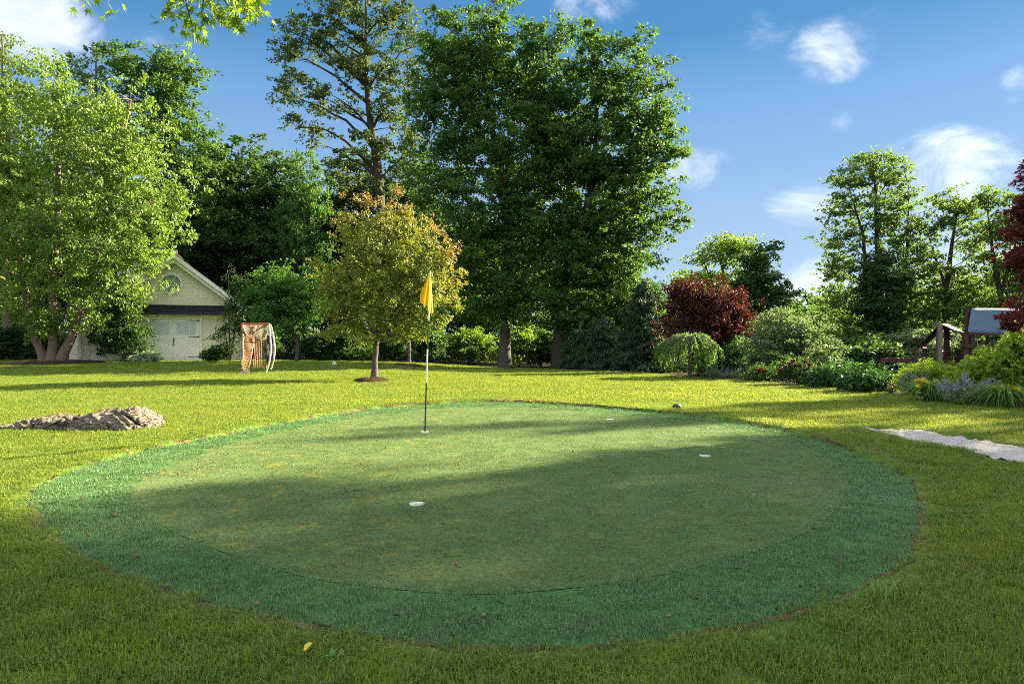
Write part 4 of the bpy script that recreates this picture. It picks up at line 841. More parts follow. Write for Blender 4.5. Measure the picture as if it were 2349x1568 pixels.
def house_planting():
    d = 39.5; line = lambda *p: (np.array([at(q[0], q[1], d) for q in p]), np.array([q[2] for q in p]))
    b = at(283, 832, d); build_tree('holly_tree', 'small dark broadleaf tree against the left of the carriage house', 'tree', b, [line((283, 832, .13), (285, 770, .11), (282, 690, .05))], lob(d, (285, 745, 46, 40), (268, 785, 40, 28), (312, 775, 36, 28), (285, 695, 36, 34), (248, 812, 24, 14), (320, 812, 28, 14), (250, 730, 30, 36), (235, 770, 22, 24)), (M['bark_dark'], M['leaf_dark']), n=210, lpc=60, leaf=.14, crad=.45, K=14, first=.4, seed=71, shell=.35, ragged=.25)
    d = 40.2; line = lambda *p: (np.array([at(q[0], q[1], d) for q in p]), np.array([q[2] for q in p]))
    b = at(527, 829, d); build_tree('columnar_tree', 'slender see-through young tree before the right end of the carriage house', 'tree', b, [line((527, 829, .05), (526, 740, .04), (524, 625, .012)), line((529, 829, .05), (538, 760, .035), (545, 640, .01)), line((526, 829, .04), (518, 770, .03), (515, 690, .01))],
        lob(d, (527, 640, 14, 25), (540, 690, 24, 40), (515, 750, 22, 40), (548, 740, 24, 45), (500, 770, 22, 15), (525, 800, 28, 22), (560, 660, 20, 40), (556, 745, 16, 42)), (M['bark_grey'], M['leaf_dark']), n=180, lpc=26, leaf=.12, crad=.34, K=20, first=.5, seed=72, shell=.2, ragged=.3, slope=1.3)
    b = at(492, 827, d); build_tree('shrub', 'low dark shrub right of the white doors', 'shrub', b, [line((492, 828, .03), (490, 812, .02), (488, 795, .008)), line((494, 828, .03), (500, 815, .02), (505, 800, .008))], lob(d, (488, 808, 20, 12), (504, 814, 20, 12), (480, 818, 14, 8)), (M['bark_dark'], M['leaf_dark']), n=70, lpc=34, leaf=.13, crad=.25, K=8, first=.1, seed=73)
    M['leaf_hosta'] = leafy('variegated_leaf', (.12, .20, .09), (.34, .40, .26), .3, (.3, .42, .15)); d = 38.6
    b = at(333, 833, d); build_tree('hosta_plant', 'pale variegated plant at the left door post', 'plant', b, [line((333, 833, .02), (333, 826, .015), (333, 815, .008))], lob(d, (325, 825, 22, 8), (345, 822, 20, 9), (312, 828, 14, 5), (335, 815, 14, 6)), (M['bark_dark'], M['leaf_hosta']), n=70, lpc=26, leaf=.22, crad=.2, K=6, first=.03, seed=74, tpl=tpl_oval(.7))
house_planting()

# ------------------------------------------------------------------ things on the lawn and green
M['cord_o'] = simple('orange_net_cord', (.62, .27, .14), .7, .2, var=.1, col2=(.70, .40, .28)); M['cord_w'] = simple('pale_net_cord', (.68, .55, .50), .7, .2, var=.1)
M['navy'] = simple('navy_sleeve', (.018, .020, .075), .6, .3, var=.2); M['pole'] = simple('white_pole', (.66, .66, .58), .35, .5, var=.05); M['orange'] = simple('orange_bar', (.55, .12, .03), .5, .4, var=.1); M['print'] = simple('white_print', (.75, .75, .78), .6, .3, var=.02)
def goal():
    d = 26.8; k = d/F
    b = G(590, 857); root = empty('lacrosse_goal', b, 'portable goal with torn orange net and navy sleeved bow poles', 'goal'); d = b[1]; k = d/F
    def C(X, Y, dy=0.0):                             # measured in a close-up of the photo
        vx = (820+X/7.13)/1.5326; vy = (1110+Y/7.13)/1.5326; p = at(vx, vy, d+dy)-b; return p
    def curve(pts, n=14):
        pts = np.array(pts); t = np.linspace(0, len(pts)-1, n); i = np.clip(t.astype(int), 0, len(pts)-2); f = (t-i)[:, None]
        P0 = pts[np.clip(i-1, 0, None)]; P1 = pts[i]; P2 = pts[i+1]; P3 = pts[np.clip(i+2, None, len(pts)-1)]
        return .5*((2*P1)+(P2-P0)*f+(2*P0-5*P1+4*P2-P3)*f*f+(3*P1-P0-3*P2+P3)*f**3)
    m = MB(); m.tube(curve([C(195, 190, -.5), C(165, 520, -.55), (C(150, 850, -.6)), C(185, 1150, -.55), C(265, 1450, -.4)]), .010, 6); m.obj('bow_rod', M['iron'], root)
    m = MB(); m.tube([C(205, 190, -.5), C(210, 760, -.5), C(215, 1340, -.4)], .012, 6); m.obj('upright', M['iron'], root)
    m = MB(); m.tube([C(195, 205, -.5), C(895, 200, -.5)], .030, 8); m.obj('top_bar', M['orange'], root)
    m = MB(); m.tube([C(895, 195, -.5), C(950, 240, .5)], .024, 8); m.obj('side_bar', M['pole'], root)
    m = MB(); m.tube([C(265, 1450, -.4), C(600, 1450, -.45)], .012, 6); m.obj('ground_bar', M['iron'], root)
    for q, (a, dy) in enumerate(((([895, 190], [925, 520], [940, 850], [905, 1150], [810, 1450]), -.5), (([945, 235], [1010, 540], [1038, 850], [1010, 1130], [940, 1355]), .5))):
        cv = curve([C(x, y, dy) for x, y in a]); m = MB(); m.tube(cv, .033, 8); p = m.obj('bow_pole', M['pole'], root)
        m = MB(); m.tube([cv[-2]*.35+cv[-1]*.65, cv[-1]], .036, 8); m.obj('pole_foot', M['iron'], p)
        sl = MB(); S_ = ((848, 490), (908, 490), (918, 850), (880, 1178), (835, 1175), (838, 850)) if q == 0 else ((945, 510), (988, 510), (1012, 830), (985, 1125), (948, 1130), (945, 830))
        P = [C(x, y, dy) for x, y in S_]; y0 = P[0][1]; sl.prism([(v[0], v[2]) for v in P][::-1], y0-.02, y0+.06); s = sl.obj('sleeve', M['navy'], root)
        # lettering down the sleeve
        cu = bpy.data.curves.new('lettering', 'FONT'); cu.body = 'PRIMED'; cu.size = .20; cu.shear = .25; cu.align_x = 'CENTER'; cu.align_y = 'CENTER'; cu.extrude = .002
        to = bpy.data.objects.new('lettering', cu); me = bpy.data.meshes.new_from_object(to); bpy.data.objects.remove(to)
        w = max(v.co.x for v in me.vertices)-min(v.co.x for v in me.vertices); hgt = C(0, 700)[2]-C(0, 980 if q == 0 else 940)[2]
        me.transform(__import__('mathutils').Matrix.Scale(hgt/w, 4)); me.materials.append(M['print']); t = link('lettering', me, s)
        c = C(878 if q == 0 else 975, 840 if q == 0 else 815, dy); t.location = (c[0], y0-.024, c[2]); t.rotation_euler = (math.radians(90), math.radians(86), 0)
        for q2 in range(1):
            m = MB(); top = cv[0]; m.tube([top+np.array((-.02, 0, -.05)), C(S_[0][0]+25, S_[0][1]+5, dy)], .022, 6); m.obj('sleeve_strap', M['pole'], s)
    # net: three hanging pieces
    def panel(fn, nu, nv, rad, mat, name, sub=2):
        L = []
        for i in range(nu+1): L.append((np.array([fn(i/nu, v) for v in np.linspace(0, 1, nv*1+1)]), rad))
        for j in range(nv+1): L.append((np.array([fn(u, j/nv) for u in np.linspace(0, 1, nu*sub+1)]), rad))
        V, Q = tubes_quads(L, 3); tag(link(name, mesh_np(name, V, Q, mat, True), root), kind='stuff')
    lerp = lambda a, b_, t: a+(b_-a)*t
    def left(u, v):
        Xl, Xr = 212, lerp(520, 420, v); Yt = lerp(205, 480, min(1, u*1.1)); Yb = lerp(1330, 1250, u); Y = lerp(Yt, Yb, v); sag = math.sin(math.pi*u)*85*(1-.2*v)
        if u < .9 and v < .06: Y = lerp(Yt, Y, v/.06)
        return C(lerp(Xl, Xr, u), Y+sag*(.35+.65*min(1, v*2)), -.45+.5*u+.12*math.sin(7*v+3*u)*math.sin(math.pi*u))
    panel(left, 10, 18, .0045, M['cord_o'], 'side_net', 2)
    def back(u, v):
        Yt = 500+90*math.sin(math.pi*min(1, u*1.1))*1.0; return C(lerp(540, 835, u)-35*v*(1-u), lerp(Yt, 1295, v)+12*math.sin(9*u), .45-.1*u)
    panel(back, 7, 15, .0058, M['cord_o'], 'back_net', 1)
    hem = curve([(235, 240, 0), (300, 400, 0), (400, 515, 0), (525, 470, 0), (640, 570, 0), (745, 605, 0), (850, 510, 0)], 61)
    def top(u, v):
        i = u*60; a = int(min(59, i)); f = i-a; hx = lerp(hem[a][0], hem[a+1][0], f); hy = lerp(hem[a][1], hem[a+1][1], f); return C(lerp(230+620*u, hx, v), lerp(208, hy, v**.9), -.48+.75*v)
    panel(top, 22, 8, .0055, M['cord_w'], 'top_net', 1)
    m = MB(); m.tube([C(x, y, .28) for x, y, _ in hem[::2]], .022, 6); m.tube([C(570, 240, -.3), C(560, 320, 0), C(530, 470, .2), C(515, 620, .1), C(470, 900, 0), C(410, 1240, -.1)], [.02, .02, .035, .03, .02, .016], 6)
    r = np.random.default_rng(9)
    for q in range(14): m.tube([C(r.uniform(120, 220), r.uniform(1405, 1455), -.4), C(r.uniform(220, 320), r.uniform(1370, 1420), -.35), C(r.uniform(330, 410), r.uniform(1330, 1400), -.3)], .014, 5)
    m.obj('net_hem', M['cord_w'], root)
goal()
M['ball'] = simple('white_ball', (.75, .75, .75), .4, .5, var=.02); M['ballpatch'] = simple('grey_ball_patch', (.20, .21, .22), .45, .5, var=.1)
def ball():
    import bmesh
    b = G(767, 841); rr = .118; bm = bmesh.new(); bmesh.ops.create_icosphere(bm, subdivisions=4, radius=rr); me = bpy.data.meshes.new('soccer_ball')
    V0 = bmesh.new(); bmesh.ops.create_icosphere(V0, subdivisions=1, radius=1); ct = [v.co.normalized() for v in V0.verts]; V0.free()
    for f in bm.faces:
        c = f.calc_center_median().normalized(); f.material_index = 1 if max(c.dot(q) for q in ct) > .955 else 0; f.smooth = True
    bm.to_mesh(me); bm.free(); me.materials.append(M['ball']); me.materials.append(M['ballpatch'])
    o = link('soccer_ball', me, None, (b[0], b[1], b[2]+rr+.02)); tag(o, 'white soccer ball resting on the far lawn right of the goal', 'ball')
ball()
M['pin_white'] = simple('pin_white', (.72, .72, .68), .35, .5, var=.03); M['pin_green'] = simple('pin_green', (.008, .035, .022), .3, .5, var=.1); M['cup'] = simple('cup_white', (.66, .66, .63), .4, .4, var=.03)
def flag():
    b = np.array((*flat(974, 991), .0)); d = b[1]; k = d/F; root = empty('golf_flag', b, 'yellow flag on a white and dark green striped stick', 'golf flag')
    Zc = lambda Y: H+(CY-(930+Y/2.49)/1.5326)*k; Xc = lambda X: ((1400+X/2.49)/1.5326-CX)*k-b[0]
    zs = [(1470, 232), (1033, 246), (740, 256), (492, 265), (70, 281)]
    for i in range(4):
        m = MB(); (Ya, Xa), (Yb, Xb) = zs[i], zs[i+1]; za, zb_ = Zc(Ya)-(.12 if i == 0 else 0), Zc(Yb); m.tube([(Xc(Xa), 0, za), (Xc(Xb), 0, zb_)], .0105 if i < 3 else .0095, 10); m.obj('stick_band', M['pin_green'] if i in (0, 2) else M['pin_white'], root)
    m = MB(); m.tube([(Xc(281), 0, Zc(75)), (Xc(282), 0, Zc(55))], [.012, .004], 8); m.obj('stick_cap', M['pin_white'], root)
    mt, t, bs = mat_new('yellow_flag_cloth'); bs.inputs['Roughness'].default_value = .7
    t.put(bs.inputs['Base Color'], t.mix(t.noise(t.new('ShaderNodeTexCoord').outputs['Object'], 30, 3), (.86, .62, .02), (.80, .56, .02))); tr = t.new('ShaderNodeBsdfTranslucent'); tr.inputs[0].default_value = (.92, .72, .04, 1); mx = t.new('ShaderNodeMixShader'); mx.inputs[0].default_value = .4
    t.l.new(bs.outputs[0], mx.inputs[1]); t.l.new(tr.outputs[0], mx.inputs[2]); t.l.new(mx.outputs[0], t.n['Material Output'].inputs[0])
    # cloth hanging in folds: rows of points from the measured silhouette
    rows = [  # v, then (x, depth) along the cloth
        (66, [(279, -.01), (276, -.02), (272, .0), (275, .03), (281, .012)]), (150, [(281, -.012), (289, -.05), (268, -.075), (244, -.01), (262, .07), (279, .012)]),]
    Y = np.linspace(66, 420, 26); V = []; nu = 30
    for y in Y:
        f = (y-66)/354; 
        for u in np.linspace(0, 1, nu):
            # from the stick: out to the right front fold, back across to the left edge
            xr = 281+27*f**.9; xl = 272-76*min(1, f*1.32)**1.05; xi = 270-8*f
            if u < .35: a = u/.35; x = 278+(xr-278)*math.sin(a*math.pi/2); dy = -.012-.06*f*math.sin(a*math.pi)
            elif u < .6: a = (u-.35)/.25; x = xr+(xi-24*f-xr)*a; dy = -.02-.10*f*math.sin(a*math.pi*.9)
            else: a = (u-.6)/.4; x0 = xi-24*f; x = x0+(xl-x0)*a; dy = .0+.05*f*math.sin(a*5)-.03*f
            lim = 420 if u < .5 else (364 if u < .6 else 364-30*(u-.6)/.4)
            yy = 66+(lim-66)*f
            V.append((Xc(x), dy, Zc(yy)))
    Fs = [(j*nu+i, j*nu+i+1, (j+1)*nu+i+1, (j+1)*nu+i) for j in range(len(Y)-1) for i in range(nu-1)]
    me = mesh_np('flag_cloth', V, Fs, mt, True); o = link('flag_cloth', me, root); s = o.modifiers.new('thickness', 'SOLIDIFY'); s.thickness = .0015
    def cup(vx, vy, lab, rad, tilt=0):
        x, y = flat(vx, vy); m = MB(); n = 28; V = []
        for rr, zz in ((rad*1.0, .009), (rad*.99, .0105), (rad*.90, .0105), (rad*.88, .009)):
            for i in range(n): V.append((rr*math.cos(i*2*math.pi/n), rr*math.sin(i*2*math.pi/n), zz+rr*math.cos(i*2*math.pi/n)*tilt))
        V.append((0, 0, .009)); Fs = [(q*n+i, q*n+(i+1) % n, (q+1)*n+(i+1) % n, (q+1)*n+i) for q in range(3) for i in range(n)]+[(3*n+i, 3*n+(i+1) % n, 4*n) for i in range(n)]
        V2 = [(rad*math.cos(i*2*math.pi/n), rad*math.sin(i*2*math.pi/n), -.02) for i in range(n)]; o = len(V); V += V2; Fs += [(o+i, o+(i+1) % n, (i+1) % n, i) for i in range(n)]
        m.add(V, Fs); c = m.obj('hole_cover', M['cup'], None, True, (x, y, 0)); tag(c, lab, 'golf cup', 'white golf cups in the putting green')
    cup(956, 1157, 'white golf cup nearest the camera with scuffed turf before it', .060); cup(974, 991, 'white golf cup at the foot of the flagstick', .060); cup(1617, 1046, 'white golf cup right of centre in the sunlit strip', .063, -.06); cup(1400, 962, 'small white golf cup near the far edge of the green', .055)
flag()
def rocks():
    mt, t, b = mat_new('weathered_rock'); co = t.new('ShaderNodeTexCoord').outputs['Object']; mp = t.new('ShaderNodeMapping'); mp.inputs['Scale'].default_value = (1.0, 2, 3.2); mp.inputs['Rotation'].default_value = (0, .22, 0); t.l.new(co, mp.inputs[0])
    n1 = t.noise(mp.outputs[0], 6, 8, .65, .4); n2 = t.noise(co, 2.2, 4, .6); n3 = t.noise(co, 26, 4, .6)
    c = t.mix(t.ss(n1, .32, .66), (.075, .06, .047), (.33, .275, .22)); c = t.mix(t.ss(n2, .55, .75), c, (.36, .315, .27)); c = t.mix(t.math('MULTIPLY', t.ss(n3, .5, .75), .5), c, (.07, .055, .045))
    c = t.mix(t.math('MULTIPLY', t.ss(t.noise(co, 3.3, 4, .7), .62, .7), .6), c, (.13, .13, .035))
    vo = t.new('ShaderNodeTexVoronoi', feature='DISTANCE_TO_EDGE'); vm = t.new('ShaderNodeMapping'); vm.inputs['Scale'].default_value = (1.6, 3, 6.5); vm.inputs['Rotation'].default_value = (.2, .3, 0); wv = t.new('ShaderNodeMix', data_type='VECTOR'); wv.inputs[0].default_value = .12
    t.l.new(co, wv.inputs[4]); nc = t.new('ShaderNodeTexNoise'); nc.inputs['Scale'].default_value = 5; t.l.new(co, nc.inputs['Vector']); t.l.new(nc.outputs['Color'], wv.inputs[5]); t.l.new(wv.outputs[1], vm.inputs[0]); t.l.new(vm.outputs[0], vo.inputs['Vector']); vo.inputs['Scale'].default_value = 2.2
    crack = t.ss(vo.outputs['Distance'], .0, .05); c = t.mix(crack, (.03, .025, .02), c); n1 = t.math('MULTIPLY_ADD', crack, .5, n1)
    t.put(b.inputs['Base Color'], c); b.inputs['Roughness'].default_value = .9; bp = t.new('ShaderNodeBump'); bp.inputs['Strength'].default_value = 1.0; bp.inputs['Distance'].default_value = .10; t.put(bp.inputs['Height'], t.math('MULTIPLY_ADD', n3, .35, n1)); t.l.new(bp.outputs[0], b.inputs['Normal'])
    d = 9.75; k = d/F; prof = np.array([(-500, 452), (-320, 405), (-150, 420), (0, 430), (60, 412), (120, 390), (230, 318), (300, 312), (420, 292), (560, 290), (630, 250), (700, 226), (760, 225), (820, 240), (900, 248), (935, 262), (960, 232), (1080, 212), (1200, 222), (1300, 180), (1440, 155), (1580, 162), (1660, 142), (1850, 130), (1930, 168), (2000, 205), (2060, 240), (2100, 320), (2130, 380), (2160, 440)], float)
    base = np.array([(-500, 485), (30, 468), (500, 432), (1000, 402), (1500, 432), (1850, 452), (2160, 446)], float)
    nu, nv = 300, 70; V = []; X = np.linspace(-500, 2160, nu); b0 = at(640, 990, d); b0 = np.array(((180-CX)*k, d, 0.0))
    for i, x in enumerate(X):
        vx = x/3.915/1.5326; top = H+(CY-(1400+np.interp(x, prof[:, 0], prof[:, 1])/3.915)/1.5326)*k; hgt = max(.05, top); wd = .28+.62*hgt/.36
        e = min(1, (X[-1]-x)/160, (x-X[0])/200)**.5
        for j in range(nv):
            a = math.pi*j/(nv-1); cy_, sz = -math.cos(a), math.sin(a)
            y = cy_*wd*.62*e+.12; z = hgt*max(0, sz)**.62; p = Vector(((vx-CX)*k-b0[0], y, z))
            q = Vector((p.x*1.0-p.z*.5, p.y*2.2, p.z*4+p.x*.8)); st = mnoise.fractal(q*2.0, .8, 2.1, 6); ph = (p.z+.16*p.x+.12*p.y)*13+2.2*mnoise.noise(Vector((p.x*2.5, p.y*3, p.z*2))); fr = ph-math.floor(ph); st = .62*st+.75*(min(fr/.8, (1-fr)/.2)-.5)+.35*mnoise.noise(Vector((p.x*9, p.y*9, p.z*16))); rg = abs(mnoise.noise(Vector((p.x*2.1+p.z*2.5, p.y*2.5, p.z*2+3))))
            am = .058*min(1, sz*2.2+.1); off = am*st-.05*max(0, .12-rg)/.12*min(1, sz*2)
            # diagonal cleft between the two humps
            cl = abs((x-930)-(z/.30-1)*-170); off -= .09*math.exp(-(cl/38)**2)*min(1, sz*1.5)
            if 1700 < x: cl2 = min(abs(x-1960-(.3-z)*120), abs(x-2040-(.3-z)*160)); off -= .03*math.exp(-(cl2/14)**2)*(cy_ < .2)
            n_ = Vector((0, cy_, max(.25, sz))).normalized(); p = p+n_*off; p.z = p.z*1.0-.05*(1-sz); V.append(p)
    Fs = np.array([(i*nv+j, (i+1)*nv+j, (i+1)*nv+j+1, i*nv+j+1) for i in range(nu-1) for j in range(nv-1)], np.int32)
    o = link('boulder', mesh_np('boulder', np.array([tuple(p) for p in V]), Fs, mt, True), None, (b0[0], b0[1], float(gz(b0[0], b0[1]))-.02)); tag(o, 'long low weathered rock outcrop in the lawn at the left', 'rock')
    x, y = flat(1553, 943); n, m_ = 24, 16; V = []
    for i in range(m_+1):
        a = math.pi*i/m_
        for j in range(n):
            c_ = 2*math.pi*j/n; p = Vector((math.sin(a)*math.cos(c_), math.sin(a)*math.sin(c_), math.cos(a))); s = 1+.12*mnoise.fractal(p*1.6, 1, 2, 3); V.append((p.x*.082*s-.012*p.z, p.y*.06*s, p.z*.05*s+.07))
    Fs = [(i*n+j, i*n+(j+1) % n, (i+1)*n+(j+1) % n, (i+1)*n+j) for i in range(m_) for j in range(n)]
    M['pebble'] = simple('dark_smooth_stone', (.10, .085, .08), .55, .4, scale=20, col2=(.055, .048, .046), bump=.2); o = link('stone', mesh_np('stone', V, Fs, M['pebble'], True), None, (x, y, .02)); tag(o, 'smooth dark round stone on the far lip of the green', 'stone')
rocks()
def litter():
    import bmesh
    M['nut'] = simple('tan_husk', (.22, .18, .08), .8, .2, scale=90, bump=.6, bscale=150, col2=(.16, .13, .055)); bm = bmesh.new(); bmesh.ops.create_icosphere(bm, subdivisions=2, radius=.0105)
    for v in bm.verts: v.co *= 1+.08*mnoise.noise(v.co*160)
    for f in bm.faces: f.smooth = True
    me = bpy.data.meshes.new('oak_gall'); bm.to_mesh(me); bm.free(); me.materials.append(M['nut']); r = np.random.default_rng(5)
    A = [(1048,124),(979,161),(735,212),(818,220),(612,149),(487,241),(436,250),(375,333),(528,409),(408,507),(223,512),(121,511),(632,600),(765,742),(1089,470),(1198,452),(942,526),(1583,285),(1590,297),(1656,171),(1383,89),(1505,15),(2044,590),(2093,638),(1177,826),(2218,880),(2105,175),(1770,97),(1190,70),(1445,190),(2120,42)]
    B = [(720,1013),(230,155),(198,97),(360,125),(520,255),(280,245),(405,283),(866,495)]
    P = [(x*.7663/1.5326, (1500+y*.7663)/1.5326) for x, y in A]+[((1800+x*.7663)/1.5326, (1400+y*.7663)/1.5326) for x, y in B]
    for vx, vy in P:
        x, y = flat(vx, vy+3); s = r.uniform(.85, 1.25); o = link('oak_gall', me, None, (x, y, .012+.0105*s)); o.scale = (s,)*3; o.rotation_euler = (r.uniform(0, 6), r.uniform(0, 6), 0); tag(o, 'small round tan nut lying on the turf of the green', 'nut', 'tan nuts scattered over the green')
    M['dry_leaf'] = simple('dry_leaf', (.28, .14, .06), .7, .3, scale=30, col2=(.16, .07, .03)); V, Fc = tpl_oval(.55, .25); meL = mesh_np('fallen_leaf', V*.035, Fc.astype(np.int32), M['dry_leaf'])
    A = [(1783,690),(2170,768),(1950,490),(1385,390),(1360,460),(2003,307),(2043,455),(1640,296),(1700,322),(490,198),(470,276),(270,428),(1795,535),(2117,915),(1837,880),(1285,776)]; B = [(838,932),(1088,650),(752,620),(1105,722),(1713,415),(1510,780),(880,618),(1720,270),(30,660)]
    P = [(x*.7663/1.5326, (1500+y*.7663)/1.5326) for x, y in A]+[((1800+x*.7663)/1.5326, (1400+y*.7663)/1.5326) for x, y in B]
    for vx, vy in P:
        x, y = flat(vx, vy+2); s = r.uniform(.6, 1.1); o = link('fallen_leaf', meL, None, (x, y, .018)); o.scale = (s,)*3; o.rotation_euler = (r.uniform(-.4, .4), r.uniform(-.4, .4), r.uniform(0, 6)); tag(o, 'little brown dry leaf scrap lying on the green', 'leaf', 'dry leaf scraps on the green')
    M['yellow_leaf'] = simple('yellow_leaf', (.60, .50, .02), .55, .4, scale=20, col2=(.50, .44, .02)); x, y = flat(712, 1512); V, Fc = tpl_oval(.9, .1); o = link('fallen_leaf', mesh_np('fallen_leaf', V*.045, Fc.astype(np.int32), M['yellow_leaf']), None, (x-.025, y-.01, float(lawn_z(np.array([x]), np.array([y]))[0])+.035)); o.rotation_euler = (.75, .1, -1.1); tag(o, 'bright yellow fallen leaf in the near grass', 'leaf')
    M['weed'] = simple('weed_leaf', (.08, .20, .05), .6, .2, scale=20, col2=(.13, .27, .10)); x, y = flat(762, 1516); z = float(lawn_z(np.array([x]), np.array([y]))[0]); w = empty('weed', (x, y, z), 'small broad-leaved weed in the near grass beside the yellow leaf', 'weed'); V, Fc = tpl_oval(.55, .12); meW = mesh_np('leaf', V*.036, Fc.astype(np.int32), M['weed'])
    for a, e, dx in ((.3, 1.1, 0), (-.6, .9, 0), (2.0, .4, 0), (.1, 1.2, .035), (-1.8, .5, .02)): o = link('leaf', meW, w, (dx, 0, .012)); o.rotation_euler = (e, 0, a)
    # coarse bright tuft in the lawn at the right
    x, y = flat((1800+1700*.7663)/1.5326, (1400+945*.7663)/1.5326); r = np.random.default_rng(8); L = []
    for q in range(34):
        a = r.uniform(0, 6.28); h = r.uniform(.05, .12); p = np.array((r.normal(0, .05), r.normal(0, .03), 0)); o = np.array((math.cos(a), math.sin(a), 0))*h*.6; L.append((p, p+o*.4+np.array((0, 0, h*.8)), p+o+np.array((0, 0, h*.75)), a))
    m = MB()
    for p, c, e, a in L:
        s_ = np.array((-math.sin(a), math.cos(a), 0))*.003; B_ = bez(p, c, e, 5); V = []
        for i, q in enumerate(B_): f = 1-.8*i/4; V += [q-s_*f, q+s_*f]
        m.add(V, [(2*i, 2*i+1, 2*i+3, 2*i+2) for i in range(4)])
    M['tuft'] = simple('coarse_grass', (.12, .24, .03), .5, .4, scale=20); tag(m.obj('grass_tuft', M['tuft'], None, False, (x, y, .04)), 'coarse bright grass tuft in the near lawn at the right', 'grass tuft')
litter()
def bird():
    b = G(1863, 888); b = b+np.array((0, -.25, .0)); root = empty('robin', b, 'small orange-breasted bird standing on the lawn edge by the border', 'bird')
    M['bird_grey'] = simple('grey_brown_feather', (.06, .05, .045), .8, .2); M['bird_orange'] = simple('orange_feather', (.42, .12, .03), .8, .2)
    mt, t, bs = mat_new('robin_feathers'); sp = t.new('ShaderNodeSeparateXYZ'); t.l.new(t.new('ShaderNodeTexCoord').outputs['Object'], sp.inputs[0]); f = t.math('MULTIPLY', t.ss(t.math('SUBTRACT', sp.outputs[0], sp.outputs[2]), -.13, -.10), t.ss(sp.outputs[2], .185, .165)); t.put(bs.inputs['Base Color'], t.mix(f, (.055, .047, .042), (.45, .13, .035))); bs.inputs['Roughness'].default_value = .8
    m = MB(); m.tube([(-.13, 0, .055), (-.09, 0, .075), (-.05, 0, .10), (0, 0, .125), (.03, 0, .155), (.042, 0, .185), (.05, 0, .20), (.07, 0, .204), (.085, 0, .198), (.105, 0, .192)], [.008, .014, .034, .047, .040, .029, .027, .024, .010, .002], 12); m.obj('body', mt, root, True)
    for s in (-1, 1):
        m = MB(); m.tube([(.0, s*.015, .09), (-.008, s*.016, .045), (.002, s*.016, .0), (.025, s*.016, -.002)], [.006, .0035, .003, .002], 5); m.obj('leg', M['bird_grey'], root)
        m = MB(); m.tube([(.025, s*.036, .14), (-.03, s*.044, .11), (-.10, s*.02, .068)], [.010, .018, .003], 6); m.obj('wing', M['bird_grey'], root, True)
bird()

